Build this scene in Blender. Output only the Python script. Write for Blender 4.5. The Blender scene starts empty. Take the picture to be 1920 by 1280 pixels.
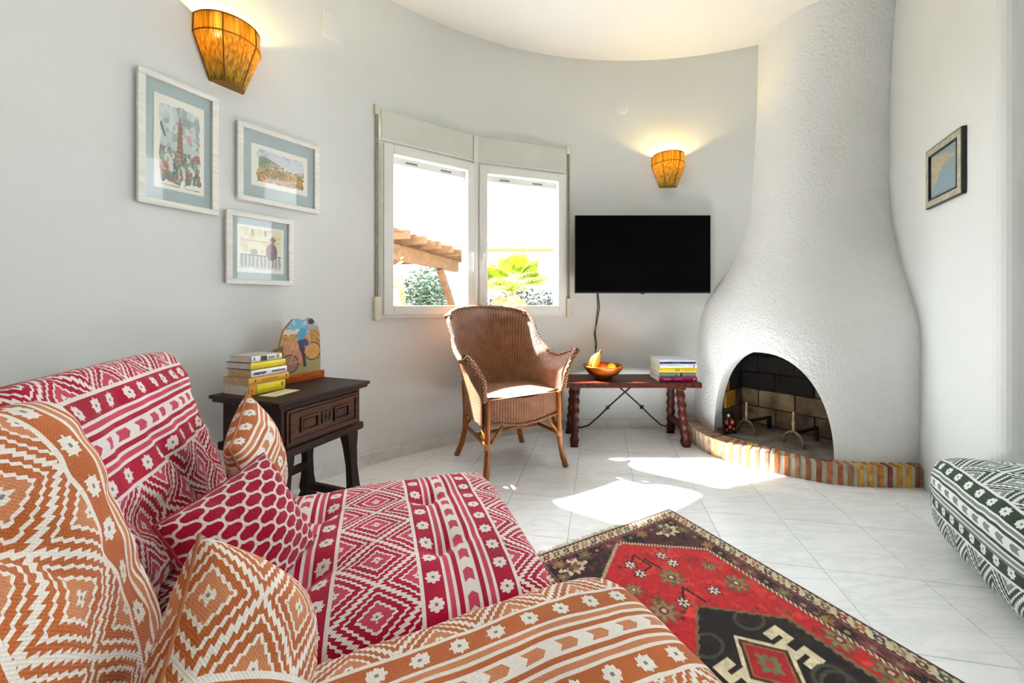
import bpy, bmesh, math, random
import numpy as np
from mathutils import Vector, Matrix

random.seed(7)
rng = np.random.default_rng(7)
PI = math.pi
scene = bpy.context.scene
COL = scene.collection

# ------------------------------------------------------------------ camera
FPX, CX, HY = 720.0, 985.0, 571.0            # focal length, principal column and horizon row (1920 x 1280 frame)
cam = bpy.data.cameras.new('camera')
cam.sensor_width = 36.0
cam.lens = 36.0 * FPX / 1920.0
cam.shift_x = -(CX - 960.0) / 1920.0
cam.shift_y = (HY - 640.0) / 1920.0
cam.clip_start = 0.02
camo = bpy.data.objects.new('camera', cam)
camo.location = (0, 0, 1.0)
camo.rotation_euler = (PI / 2, 0, 0)
COL.objects.link(camo)
scene.camera = camo

# ------------------------------------------------------------------ world, sun, exposure
world = bpy.data.worlds.new('sky')
scene.world = world
world.use_nodes = True
wb = world.node_tree.nodes['Background']
wb.inputs[0].default_value = (0.88, 0.96, 1.0, 1)
wb.inputs[1].default_value = 8.6
sun = bpy.data.lights.new('sun', 'SUN')
sun.energy = 58.0
sun.angle = math.radians(2.0)
sun.color = (0.99, 1.0, 0.99)
suno = bpy.data.objects.new('sun', sun)
_el = math.radians(50.5)
_dir = Vector((0.87 * math.cos(_el), -0.49 * math.cos(_el), -math.sin(_el)))
suno.rotation_euler = _dir.to_track_quat('-Z', 'Y').to_euler()
suno.location = (-6, 8, 9)
COL.objects.link(suno)
scene.view_settings.view_transform = 'Standard'
scene.view_settings.look = 'None'
scene.view_settings.gamma = 1.0
scene.view_settings.use_curve_mapping = False
scene.view_settings.exposure = 0.5

# ------------------------------------------------------------------ geometry of the place
HC = 2.98                                     # ceiling height
CCX, CCY, RR = 0.80, 0.565, 2.555             # round room: centre and radius


def P(x, y, Y):
    return Vector(((x - CX) / FPX * Y, Y, 1 - (y - HY) / FPX * Y))


def G(x, y, z=0.0):
    Y = FPX * (1 - z) / (y - HY)
    return Vector(((x - CX) / FPX * Y, Y, z))


def WY(x, dr=0.0):
    """depth at which image column x meets the round wall"""
    s = (x - CX) / FPX
    a = s * s + 1; b = -2 * (s * CCX + CCY); c = CCX ** 2 + CCY ** 2 - (RR + dr) ** 2
    return (-b + math.sqrt(b * b - 4 * a * c)) / (2 * a)


def W(x, y, dr=0.0):
    return P(x, y, WY(x, dr))


# ------------------------------------------------------------------ mesh helpers
class MB:
    """collects polygons into one mesh"""
    def __init__(s):
        s.v = []; s.f = []; s.uv = []; s.sm = []

    def add(s, vs, fs, smooth=False, uv=None, M=None):
        o = len(s.v)
        for i, p in enumerate(vs):
            p = Vector(p)
            s.v.append(tuple(M @ p) if M is not None else tuple(p))
            s.uv.append(tuple(uv[i]) if uv is not None else (p[0], p[1]))
        for f in fs:
            s.f.append(tuple(i + o for i in f)); s.sm.append(smooth)
        return s

    def box(s, a, b, M=None, bev=0.0):
        x0, y0, z0 = a; x1, y1, z1 = b
        if bev > 0:
            bm = bmesh.new()
            bmesh.ops.create_cube(bm, size=1.0)
            for v in bm.verts:
                v.co = Vector(((x0 + x1) / 2 + v.co.x * (x1 - x0), (y0 + y1) / 2 + v.co.y * (y1 - y0), (z0 + z1) / 2 + v.co.z * (z1 - z0)))
            bmesh.ops.bevel(bm, geom=bm.edges[:], offset=bev, segments=2, affect='EDGES', profile=0.6)
            bm.verts.index_update()
            vs = [v.co.copy() for v in bm.verts]; fs = [[v.index for v in f.verts] for f in bm.faces]
            bm.free()
            return s.add(vs, fs, False, None, M)
        vs = [(x0, y0, z0), (x1, y0, z0), (x1, y1, z0), (x0, y1, z0), (x0, y0, z1), (x1, y0, z1), (x1, y1, z1), (x0, y1, z1)]
        fs = [(0, 3, 2, 1), (4, 5, 6, 7), (0, 1, 5, 4), (1, 2, 6, 5), (2, 3, 7, 6), (3, 0, 4, 7)]
        return s.add(vs, fs, False, None, M)

    def tube(s, pts, r, n=8, cap=True, M=None, smooth=True):
        pts = [Vector(p) for p in pts]
        m = len(pts)
        rs = r if isinstance(r, (list, tuple)) else [r] * m
        vs = []; uv = []
        up = None; L = 0
        for i, p in enumerate(pts):
            t = (pts[min(i + 1, m - 1)] - pts[max(i - 1, 0)]).normalized()
            if up is None:
                up = t.orthogonal().normalized()
            up = (up - t * up.dot(t))
            up = up.normalized() if up.length > 1e-6 else t.orthogonal().normalized()
            w = t.cross(up)
            if i: L += (pts[i] - pts[i - 1]).length
            for k in range(n):
                a = 2 * PI * k / n
                vs.append(p + (up * math.cos(a) + w * math.sin(a)) * rs[i]); uv.append((L, k / n * 0.05))
        fs = [(i * n + k, i * n + (k + 1) % n, (i + 1) * n + (k + 1) % n, (i + 1) * n + k) for i in range(m - 1) for k in range(n)]
        s.add(vs, fs, smooth, uv, M)
        if cap:
            o = len(s.v) - len(vs)
            s.f.append(tuple(o + k for k in reversed(range(n)))); s.sm.append(False)
            s.f.append(tuple(o + (m - 1) * n + k for k in range(n))); s.sm.append(False)
        return s

    def lathe(s, prof, n=24, M=None, smooth=True):
        vs = []; fs = []
        for (r, z) in prof:
            for k in range(n):
                a = 2 * PI * k / n
                vs.append((r * math.cos(a), r * math.sin(a), z))
        for i in range(len(prof) - 1):
            for k in range(n):
                fs.append((i * n + k, i * n + (k + 1) % n, (i + 1) * n + (k + 1) % n, (i + 1) * n + k))
        return s.add(vs, fs, smooth, None, M)

    def prism(s, poly, z0, z1, M=None):
        n = len(poly)
        vs = [(p[0], p[1], z0) for p in poly] + [(p[0], p[1], z1) for p in poly]
        fs = [tuple(reversed(range(n))), tuple(range(n, 2 * n))] + [(i, (i + 1) % n, n + (i + 1) % n, n + i) for i in range(n)]
        return s.add(vs, fs, False, None, M)

    def grid(s, V, uv=None, smooth=True, flip=False, M=None):
        V = np.asarray(V); ny, nx = V.shape[:2]
        fs = []
        for j in range(ny - 1):
            for i in range(nx - 1):
                a = j * nx + i
                q = (a, a + 1, a + nx + 1, a + nx)
                fs.append(tuple(reversed(q)) if flip else q)
        return s.add(V.reshape(-1, 3), fs, smooth, None if uv is None else np.asarray(uv).reshape(-1, 2), M)

    def mesh(s, name):
        me = bpy.data.meshes.new(name)
        me.from_pydata(s.v, [], s.f)
        me.polygons.foreach_set('use_smooth', s.sm)
        uvl = me.uv_layers.new(name='UVMap')
        li = np.zeros(len(me.loops), dtype=np.int32); me.loops.foreach_get('vertex_index', li)
        uvl.data.foreach_set('uv', np.array(s.uv, dtype=np.float32)[li].ravel())
        me.update()
        return me


def link(name, me, mat=None, parent=None, M=None):
    o = bpy.data.objects.new(name, me)
    COL.objects.link(o)
    if mat is not None and me is not None and not me.materials:
        me.materials.append(mat)
    if parent is not None: o.parent = parent
    if M is not None: o.matrix_local = M
    return o


def part(name, mb, mat, parent=None, M=None):
    return link(name, mb.mesh(name), mat, parent, M)


def tag(o, label, cat, group=None):
    o['label'] = label; o['category'] = cat
    if group: o['group'] = group
    return o


def thing(name, label, cat, loc=(0, 0, 0), rz=0.0, group=None):
    o = bpy.data.objects.new(name, None)
    o.empty_display_size = 0.05
    COL.objects.link(o)
    o.location = loc; o.rotation_euler = (0, 0, rz)
    return tag(o, label, cat, group)


def struct(o):
    o['kind'] = 'structure'
    return o


def rz(a): return Matrix.Rotation(a, 4, 'Z')
def tr(x, y, z): return Matrix.Translation((x, y, z))


def frame(o, X, Y, Z):
    M = Matrix.Identity(4)
    for i, c in enumerate((X, Y, Z)):
        c = Vector(c)
        for j in range(3): M[j][i] = c[j]
    for j in range(3): M[j][3] = o[j]
    return M


# ------------------------------------------------------------------ material helpers
def lin(c):
    return tuple(((v / 255) / 12.92 if v / 255 <= 0.04045 else ((v / 255 + 0.055) / 1.055) ** 2.4) for v in c)


def L4(c): return (*lin(c), 1.0)


class X:
    """tiny expression builder over Math nodes"""
    def __init__(s, nt, v): s.nt = nt; s.v = v

    def op(s, o, *a):
        n = s.nt.nodes.new('ShaderNodeMath'); n.operation = o
        for i, q in enumerate((s,) + a):
            q = q.v if isinstance(q, X) else q
            if isinstance(q, (int, float)): n.inputs[i].default_value = q
            else: s.nt.links.new(q, n.inputs[i])
        return X(s.nt, n.outputs[0])

    def __add__(s, o): return s.op('ADD', o)
    def __radd__(s, o): return s.op('ADD', o)
    def __sub__(s, o): return s.op('SUBTRACT', o)
    def __rsub__(s, o): return X(s.nt, float(o)).op('SUBTRACT', s)
    def __mul__(s, o): return s.op('MULTIPLY', o)
    def __rmul__(s, o): return s.op('MULTIPLY', o)
    def __truediv__(s, o): return s.op('DIVIDE', o)
    def abs(s): return s.op('ABSOLUTE')
    def fr(s): return s.op('FRACT')
    def fl(s): return s.op('FLOOR')
    def sin(s): return s.op('SINE')
    def cos(s): return s.op('COSINE')
    def lt(s, o): return s.op('LESS_THAN', o)
    def gt(s, o): return s.op('GREATER_THAN', o)
    def min(s, o): return s.op('MINIMUM', o)
    def max(s, o): return s.op('MAXIMUM', o)
    def wrap(s): return (s + 0.5).fr() - 0.5
    def tri(s): return ((s.fr() - 0.5).abs() * 2)


def newmat(name):
    m = bpy.data.materials.new(name); m.use_nodes = True
    nt = m.node_tree
    return m, nt, nt.nodes['Principled BSDF']


def mixc(nt, fac, a, b, blend='MIX'):
    n = nt.nodes.new('ShaderNodeMix'); n.data_type = 'RGBA'; n.blend_type = blend
    for i, q in ((0, fac), (6, a), (7, b)):
        q = q.v if isinstance(q, X) else q
        if isinstance(q, (int, float)): n.inputs[i].default_value = q
        elif isinstance(q, tuple): n.inputs[i].default_value = q
        else: nt.links.new(q, n.inputs[i])
    return n.outputs[2]


def coords(nt, kind='Object', scale=(1, 1, 1), rot=(0, 0, 0)):
    t = nt.nodes.new('ShaderNodeTexCoord'); mp = nt.nodes.new('ShaderNodeMapping')
    mp.inputs['Scale'].default_value = scale; mp.inputs['Rotation'].default_value = rot
    nt.links.new(t.outputs[kind], mp.inputs[0])
    return mp.outputs[0]


def noise(nt, vec, scale, detail=3, rough=0.5, dist=0.0):
    n = nt.nodes.new('ShaderNodeTexNoise')
    n.inputs['Scale'].default_value = scale; n.inputs['Detail'].default_value = detail
    n.inputs['Roughness'].default_value = rough; n.inputs['Distortion'].default_value = dist
    nt.links.new(vec, n.inputs['Vector'])
    return n.outputs['Fac']


def ramp(nt, fac, stops):
    n = nt.nodes.new('ShaderNodeValToRGB')
    el = n.color_ramp.elements
    while len(el) < len(stops): el.new(0.5)
    for e, (p, c) in zip(el, stops): e.position = p; e.color = c if len(c) == 4 else (*c, 1)
    nt.links.new(fac.v if isinstance(fac, X) else fac, n.inputs[0])
    return n.outputs[0]


def bump(nt, b, h, strength=0.3, dist=0.002):
    n = nt.nodes.new('ShaderNodeBump')
    n.inputs['Strength'].default_value = strength; n.inputs['Distance'].default_value = dist
    nt.links.new(h.v if isinstance(h, X) else h, n.inputs['Height'])
    nt.links.new(n.outputs[0], b.inputs['Normal'])


def plain(name, rgb, rough=0.5, metal=0.0, var=0.0, vs=8.0, bmp=0.0, bs=60.0, bd=0.002, spec=0.5, coat=0.0):
    m, nt, b = newmat(name)
    b.inputs['Base Color'].default_value = L4(rgb)
    b.inputs['Roughness'].default_value = rough; b.inputs['Metallic'].default_value = metal
    b.inputs['Specular IOR Level'].default_value = spec; b.inputs['Coat Weight'].default_value = coat
    v = coords(nt)
    f = noise(nt, v, vs, 4)
    c0 = tuple(max(0, q * (1 - var)) for q in rgb); c1 = tuple(min(255, q * (1 + var)) for q in rgb)
    nt.links.new(ramp(nt, f, [(0.3, L4(c0)), (0.7, L4(c1))]), b.inputs['Base Color'])
    if bmp: bump(nt, b, noise(nt, v, bs, 3), bmp, bd)
    return m


def wood(name, dark, light, axis=0, scale=9.0, rough=0.4, bmp=0.25, coat=0.15):
    m, nt, b = newmat(name)
    b.inputs['Specular IOR Level'].default_value = 0.22
    sc = [scale * 4] * 3; sc[axis] = scale * 0.35
    v = coords(nt, 'Object', tuple(sc))
    f1 = noise(nt, v, 1.0, 5, 0.6, 1.2); f2 = noise(nt, v, 4.0, 3)
    t = X(nt, f1) * 0.7 + X(nt, f2) * 0.3
    nt.links.new(ramp(nt, t, [(0.36, L4(dark)), (0.62, L4(light))]), b.inputs['Base Color'])
    b.inputs['Roughness'].default_value = rough; b.inputs['Coat Weight'].default_value = coat
    b.inputs['Coat Roughness'].default_value = 0.25
    bump(nt, b, t, bmp, 0.003)
    return m


def attr_mat(name, rough=0.7, bs=300.0, bmp=0.2, spec=0.3, fuzz=0.0):
    m, nt, b = newmat(name)
    a = nt.nodes.new('ShaderNodeAttribute'); a.attribute_name = 'Col'
    f = noise(nt, coords(nt), bs, 2)
    c = mixc(nt, 0.12, a.outputs['Color'], ramp(nt, f, [(0.3, (0, 0, 0, 1)), (0.7, (1, 1, 1, 1))]), 'OVERLAY')
    nt.links.new(c, b.inputs['Base Color'])
    b.inputs['Roughness'].default_value = rough; b.inputs['Specular IOR Level'].default_value = spec
    if fuzz: b.inputs['Sheen Weight'].default_value = fuzz
    bump(nt, b, f, bmp, 0.002)
    return m


def kilim(name, base, dusty, white, grey, seamdark=0.0, thread=0.0028):
    """banded woven cloth: nested stepped diamonds, star bands, stripes, arrow band; uv in metres, v across the bands"""
    m, nt, b = newmat(name)
    uvn = nt.nodes.new('ShaderNodeTexCoord'); sp = nt.nodes.new('ShaderNodeSeparateXYZ')
    nt.links.new(uvn.outputs['UV'], sp.inputs[0])
    u = X(nt, sp.outputs[0]); v = X(nt, sp.outputs[1])
    PER = 0.42
    a0 = (v / PER).wrap() * PER
    s = a0.abs()
    p = (a0 / 0.185 + u / 0.16).wrap().abs(); q = (a0 / 0.185 - u / 0.16).wrap().abs()
    md = p.max(q) * 2
    tooth = (u / 0.0095).tri() * 0.15
    w_out = md.gt(0.965 - tooth * 0.7)
    w_in = (md - 0.72).abs().lt(0.012 + tooth * 0.42)
    w_in2 = (md - 0.44).abs().lt(0.012 + tooth * 0.42)
    w_c = md.lt(0.10 + tooth * 0.6)
    dia_white = w_out.max(w_in).max(w_c).max(w_in2)
    dia_dusty = md.lt(0.44)
    dia_grey = md.lt(0.045)
    in_dia = s.lt(0.0925)
    # star band
    sa = (s - 0.1255).abs(); sb = ((u / 0.073).fr() - 0.5).abs() * 0.073
    st = (sa + sb).min(sa.max(sb) * 1.38)
    st_white = st.lt(0.0195 + ((u / 0.0065).tri() - 0.5) * 0.004)
    st_grey = sa.max(sb).lt(0.0036)
    in_star = s.gt(0.1015) * s.lt(0.1495)
    # stripes and arrows
    str_dusty = s.gt(0.157) * s.lt(0.169)
    str_base = s.gt(0.177) * s.lt(0.189)
    a1 = (0.21 - s)
    arrow = a1.lt(0.0125) * (u / 0.07 + a0.wrap() * 0 + a1 * 12).fr().lt(0.5)
    white_f = (in_dia * dia_white + in_star * st_white).min(1.0)
    is_dusty = in_dia * dia_dusty + str_dusty + arrow
    is_base = in_dia * (1 - dia_dusty) + in_star + str_base
    vec = coords(nt, 'UV')
    nz = noise(nt, vec, 260.0, 2, 0.7); nz2 = noise(nt, vec, 5.0, 2)
    var = X(nt, nz) * 0.5 + X(nt, nz2) * 0.5
    def vc(c, k): return ramp(nt, var, [(0.3, L4(tuple(x * (1 - k) for x in c))), (0.7, L4(tuple(min(255, x * (1 + k)) for x in c)))])
    c = mixc(nt, is_base.min(1.0), vc(white, 0.07), vc(base, 0.16))
    c = mixc(nt, is_dusty.min(1.0), c, vc(dusty, 0.14))
    c = mixc(nt, white_f, c, vc(white, 0.07))
    c = mixc(nt, (in_star * st_grey + in_dia * dia_grey).min(1.0), c, L4(grey))
    nt.links.new(c, b.inputs['Base Color'])
    b.inputs['Roughness'].default_value = 0.92; b.inputs['Specular IOR Level'].default_value = 0.15
    b.inputs['Sheen Weight'].default_value = 0.15
    th = ((u * (PI / thread)).sin() * (v * (PI / thread)).sin())
    bump(nt, b, th * 0.6 + X(nt, nz) * 0.5, 0.55, 0.0012)
    return m


# numpy smooth noise for painted colour grids
def vnoise(u, v, f, seed=0):
    r = np.random.default_rng(seed); n = 64
    g = r.random((n, n))
    x = u * f; y = v * f
    xi = np.floor(x).astype(int); yi = np.floor(y).astype(int)
    fx = x - xi; fy = y - yi
    fx = fx * fx * (3 - 2 * fx); fy = fy * fy * (3 - 2 * fy)
    a = g[yi % n, xi % n]; b_ = g[yi % n, (xi + 1) % n]; c = g[(yi + 1) % n, xi % n]; d = g[(yi + 1) % n, (xi + 1) % n]
    return (a * (1 - fx) + b_ * fx) * (1 - fy) + (c * (1 - fx) + d * fx) * fy


def fbm(u, v, f, seed=0):
    return (vnoise(u, v, f, seed) * 0.5 + vnoise(u, v, f * 2.1, seed + 1) * 0.3 + vnoise(u, v, f * 4.3, seed + 2) * 0.2)


class Canvas:
    def __init__(s, nx, ny, w=1.0, h=1.0):
        s.u, s.v = np.meshgrid(np.linspace(0, w, nx), np.linspace(0, h, ny))
        s.c = np.zeros((ny, nx, 3)); s.nx = nx; s.ny = ny

    def fill(s, mask, col, a=1.0):
        m = np.clip(np.asarray(mask, dtype=float) * a, 0, 1)[..., None]
        s.c = s.c * (1 - m) + np.asarray(col, dtype=float) * m
        return s

    def seg(s, x0, y0, x1, y1, wd, col, a=1.0):
        dx, dy = x1 - x0, y1 - y0
        t = np.clip(((s.u - x0) * dx + (s.v - y0) * dy) / (dx * dx + dy * dy + 1e-9), 0, 1)
        d = np.hypot(s.u - x0 - t * dx, s.v - y0 - t * dy)
        return s.fill(d < wd, col, a)

    def attr(s, me):
        c = np.clip(s.c, 0, 255) / 255
        l = np.where(c <= 0.04045, c / 12.92, ((c + 0.055) / 1.055) ** 2.4)
        at = me.color_attributes.new('Col', 'FLOAT_COLOR', 'POINT')
        at.data.foreach_set('color', np.concatenate([l.reshape(-1, 3), np.ones((l.shape[0] * l.shape[1], 1))], 1).astype(np.float32).ravel())


def flat_grid(name, cv, w, h, mat, parent, M):
    """a painted sheet lying in its local x (width) / y (height) plane"""
    ny, nx = cv.ny, cv.nx
    xs, ys = np.meshgrid(np.linspace(-w / 2, w / 2, nx), np.linspace(-h / 2, h / 2, ny))
    co = np.stack([xs, ys, np.zeros_like(xs)], -1).reshape(-1, 3).astype(np.float32)
    idx = np.arange(nx * ny).reshape(ny, nx)
    q = np.stack([idx[:-1, :-1], idx[:-1, 1:], idx[1:, 1:], idx[1:, :-1]], -1).reshape(-1, 4)
    me = bpy.data.meshes.new(name)
    me.vertices.add(len(co)); me.vertices.foreach_set('co', co.ravel())
    me.loops.add(q.size); me.loops.foreach_set('vertex_index', q.ravel().astype(np.int32))
    me.polygons.add(len(q)); me.polygons.foreach_set('loop_start', np.arange(0, q.size, 4).astype(np.int32))
    me.polygons.foreach_set('loop_total', np.full(len(q), 4, dtype=np.int32))
    me.update(); me.validate()
    cv.attr(me)
    return link(name, me, mat, parent, M)


# ------------------------------------------------------------------ shared materials
M_WALL = plain('white_plaster', (223, 225, 223), 0.9, var=0.012, vs=1.5, bmp=0.10, bs=45, bd=0.004, spec=0.2)
M_CEIL = plain('ceiling_paint', (236, 234, 230), 0.9, var=0.01, vs=1.5, bmp=0.08, bs=50, spec=0.2)
M_STUCCO = plain('rough_stucco', (235, 236, 234), 0.9, var=0.015, vs=2.0, bmp=0.75, bs=55, bd=0.012, spec=0.2)
M_PVC = plain('white_window_plastic', (232, 233, 228), 0.35, var=0.01)
M_PVC2 = plain('shutter_box_plastic', (214, 216, 208), 0.45, var=0.01)
M_CREAM = plain('cream_plastic', (222, 214, 190), 0.5, var=0.03)
M_STRAP = plain('grey_strap', (150, 146, 132), 0.8, var=0.1, vs=60)
M_GROUT = plain('floor_grout', (196, 197, 196), 0.9, var=0.05)
M_BLACK = plain('black_plastic', (9, 10, 12), 0.35, var=0.1)
M_IRON = plain('black_iron', (26, 25, 25), 0.5, 0.6, var=0.25, vs=30, bmp=0.2)
M_PAINT = attr_mat('painted_surface', 0.6, 250.0, 0.12)
M_PAINTGLOSS = attr_mat('varnished_paint', 0.35, 120.0, 0.15, 0.5)


def marble(name, base=(252, 253, 253), vein=(214, 219, 221), rough=0.12):
    m, nt, b = newmat(name)
    g = nt.nodes.new('ShaderNodeNewGeometry'); oi = nt.nodes.new('ShaderNodeObjectInfo')
    mp = nt.nodes.new('ShaderNodeMapping'); mp.inputs['Rotation'].default_value = (0, 0, 0.35); mp.inputs['Scale'].default_value = (1.4, 5.5, 3.0)
    av = nt.nodes.new('ShaderNodeVectorMath'); av.operation = 'ADD'
    sc = nt.nodes.new('ShaderNodeVectorMath'); sc.operation = 'SCALE'
    cmb = nt.nodes.new('ShaderNodeCombineXYZ')
    nt.links.new(oi.outputs['Random'], cmb.inputs[0]); nt.links.new(oi.outputs['Random'], cmb.inputs[1])
    nt.links.new(cmb.outputs[0], sc.inputs[0]); sc.inputs['Scale'].default_value = 17.0
    nt.links.new(g.outputs['Position'], av.inputs[0]); nt.links.new(sc.outputs[0], av.inputs[1])
    nt.links.new(av.outputs[0], mp.inputs[0])
    f = X(nt, noise(nt, mp.outputs[0], 1.6, 6, 0.6, 1.4)); f2 = X(nt, noise(nt, mp.outputs[0], 5.0, 4, 0.6, 0.6))
    ve = (f - 0.5).abs()
    t = (1 - ve * 16).max(0.0) * 0.30 + (f2 - 0.52).max(0.0) * 0.5
    c = mixc(nt, t.min(1.0), L4(base), L4(vein))
    nt.links.new(c, b.inputs['Base Color'])
    b.inputs['Roughness'].default_value = rough
    return m


M_MARBLE = marble('white_marble', rough=0.16)
M_MARBLE_B = marble('baseboard_marble', (224, 222, 216), (186, 184, 176), 0.25)

# ------------------------------------------------------------------ the round wall, floor, ceiling
zb_w, zt_w = 0.925, 2.225                 # window opening


def ang(p): return math.atan2(p[1] - CCY, p[0] - CCX)


PW = [W(712, 571), W(893, 571), W(1062, 571)]        # window: left edge, mullion, right edge
A_START = math.radians(365)                              # unseen rear wall ends here; gap at the right is shaped for its light
A_END = math.atan2(2.42 - CCY, math.sqrt(RR ** 2 - (2.42 - CCY) ** 2))
aw0, aw1 = ang(PW[0]), ang(PW[2])


def arc_pt(a, r): return (CCX + r * math.cos(a), CCY + r * math.sin(a))


def build_round_wall():
    mb = MB()
    TH = 0.07
    def run(a0, a1, levels, n):
        for i in range(n):
            b0 = a0 + (a1 - a0) * i / n; b1 = a0 + (a1 - a0) * (i + 1) / n
            for z0, z1 in levels:
                for (r, fl) in ((RR, False), (RR + TH, True)):
                    p0 = arc_pt(b0, r); p1 = arc_pt(b1, r)
                    q = [(*p0, z0), (*p1, z0), (*p1, z1), (*p0, z1)]
                    mb.add(q, [(0, 1, 2, 3) if not fl else (3, 2, 1, 0)], True)
    lv = [(0, zb_w), (zb_w, zt_w), (zt_w, HC)]
    run(A_START, aw0, lv, 100)
    run(aw0, aw1, [lv[0], lv[2]], 14)
    run(aw1, A_END, lv, 30)
    o = part('wall_back', mb, M_WALL)
    bm = bmesh.new(); bm.from_mesh(o.data); bmesh.ops.remove_doubles(bm, verts=bm.verts, dist=1e-4); bm.to_mesh(o.data); bm.free()
    mb = MB()
    n = 14
    for i in range(n):
        b0 = aw0 + (aw1 - aw0) * i / n; b1 = aw0 + (aw1 - aw0) * (i + 1) / n
        for z, fl in ((zb_w, False), (zt_w, True)):
            q = [(*arc_pt(b0, RR), z), (*arc_pt(b1, RR), z), (*arc_pt(b1, RR + TH), z), (*arc_pt(b0, RR + TH), z)]
            mb.add(q, [(0, 1, 2, 3) if not fl else (3, 2, 1, 0)])
    for a in (aw0, aw1):
        q = [(*arc_pt(a, RR), zb_w), (*arc_pt(a, RR + TH), zb_w), (*arc_pt(a, RR + TH), zt_w), (*arc_pt(a, RR), zt_w)]
        mb.add(q, [(0, 1, 2, 3)])
    for a in (A_START, A_END):
        q = [(*arc_pt(a, RR), 0), (*arc_pt(a, RR + TH), 0), (*arc_pt(a, RR + TH), HC), (*arc_pt(a, RR), HC)]
        mb.add(q, [(0, 1, 2, 3)])
    part('window_reveal', mb, M_WALL, o)
    return struct(o)


build_round_wall()

# right wall: straight, then a rounded convex corner turning away to the right
RW0 = 1.104; RWS = 0.51                                # x = RW0 + RWS * y


def RWP(x):
    s = (x - CX) / FPX
    Y = RW0 / (s - RWS)
    return Vector((s * Y, Y, 0))


cpt = RWP(1880)
d_w = Vector((RWS, 1, 0)).normalized()
pts = [(RW0 + RWS * 2.75, 2.75)]
rc = 0.09
for k in range(9):
    t = k / 8
    a_ = cpt + d_w * rc; b_ = cpt + Vector((rc, -0.02, 0))
    p = a_ * (1 - t) ** 2 + cpt * 2 * t * (1 - t) + b_ * t ** 2
    pts.append((p.x, p.y))
pts += [(3.3, pts[-1][1] - 0.25), (3.3, 2.75)]
o = part('wall_right', MB().prism([(p[0], p[1]) for p in pts][::-1], 0, HC), M_WALL)
struct(o)

room_poly = [arc_pt(A_START + (A_END - A_START) * i / 90, RR + 0.03) for i in range(91)]
room_poly += [(3.30, 1.3)]
fl = struct(part('floor', MB().prism(room_poly[::-1], -0.06, -0.004), M_GROUT))
struct(part('ceiling', MB().prism([arc_pt(A_START + (A_END - A_START) * i / 90, RR + 0.09) for i in range(91)][::-1] + [(3.5, 0.7), (3.5, 2.75)], HC, HC + 0.15), M_CEIL))


def clip(poly, conv):
    """Sutherland-Hodgman against a convex polygon (clockwise as listed)"""
    area = sum(conv[i][0] * conv[(i + 1) % len(conv)][1] - conv[(i + 1) % len(conv)][0] * conv[i][1] for i in range(len(conv)))
    sg = 1 if area > 0 else -1
    out = poly
    for i in range(len(conv)):
        a = conv[i]; b = conv[(i + 1) % len(conv)]
        def side(p): return sg * ((b[0] - a[0]) * (p[1] - a[1]) - (b[1] - a[1]) * (p[0] - a[0]))
        res = []
        for j in range(len(out)):
            p, q = out[j], out[(j + 1) % len(out)]
            sp, sq = side(p), side(q)
            if sp >= 0: res.append(p)
            if sp * sq < 0:
                t = sp / (sp - sq); res.append((p[0] + t * (q[0] - p[0]), p[1] + t * (q[1] - p[1])))
        out = res
        if len(out) < 3: return []
    return out


TA, TB = 0.321, 0.349
ta = (math.cos(math.radians(-11)), math.sin(math.radians(-11))); tb = (ta[1], -ta[0])
T0 = (1.1924, 1.7969)
full = None
for i in range(-11, 9):
    for j in range(-6, 11):
        cxy = (T0[0] + ta[0] * TA * i + tb[0] * TB * j, T0[1] + ta[1] * TA * i + tb[1] * TB * j)
        g = 0.0013
        cs = [(g, g), (TA - g, g), (TA - g, TB - g), (g, TB - g)]
        poly = [(cxy[0] + ta[0] * a + tb[0] * b, cxy[1] + ta[1] * a + tb[1] * b) for a, b in cs]
        c = clip(poly, room_poly)
        if len(c) < 3: continue
        ar = abs(sum(c[k][0] * c[(k + 1) % len(c)][1] - c[(k + 1) % len(c)][0] * c[k][1] for k in range(len(c)))) / 2
        if ar < 0.0008: continue
        if ar > TA * TB * 0.97:
            if full is None:
                full = MB().prism([(ta[0] * a + tb[0] * b, ta[1] * a + tb[1] * b) for a, b in cs][::-1], -0.004, 0.0).mesh('tile')
            link('tile', full, M_MARBLE, fl, tr(cxy[0], cxy[1], 0))
        else:
            if sum(c[k][0] * c[(k + 1) % len(c)][1] - c[(k + 1) % len(c)][0] * c[k][1] for k in range(len(c))) < 0: c = c[::-1]
            part('tile', MB().prism(c, -0.004, 0.0), M_MARBLE, fl)

# marble baseboard in separate pieces round the wall
bb = thing('baseboard_back', '', '', (0, 0, 0)); del bb['label']; del bb['category']; struct(bb)
na = 20
a0b, a1b = ang((-1.7, 1.2)), ang(W(1330, 571))
for i in range(na):
    b0 = a0b + (a1b - a0b) * i / na; b1 = a0b + (a1b - a0b) * (i + 0.994) / na
    mb = MB(); k = 5
    prof = [(RR - 0.001, 0.0), (RR - 0.013, 0.0), (RR - 0.013, 0.074), (RR - 0.009, 0.078), (RR - 0.001, 0.078)]
    V = [[(*arc_pt(b0 + (b1 - b0) * q / k, r), z) for (r, z) in prof] for q in range(k + 1)]
    mb.grid(V, smooth=False)
    for e in (0, k):
        mb.add(V[e], [tuple(range(len(prof)))])
    part('tile', mb, M_MARBLE_B, bb)

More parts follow.
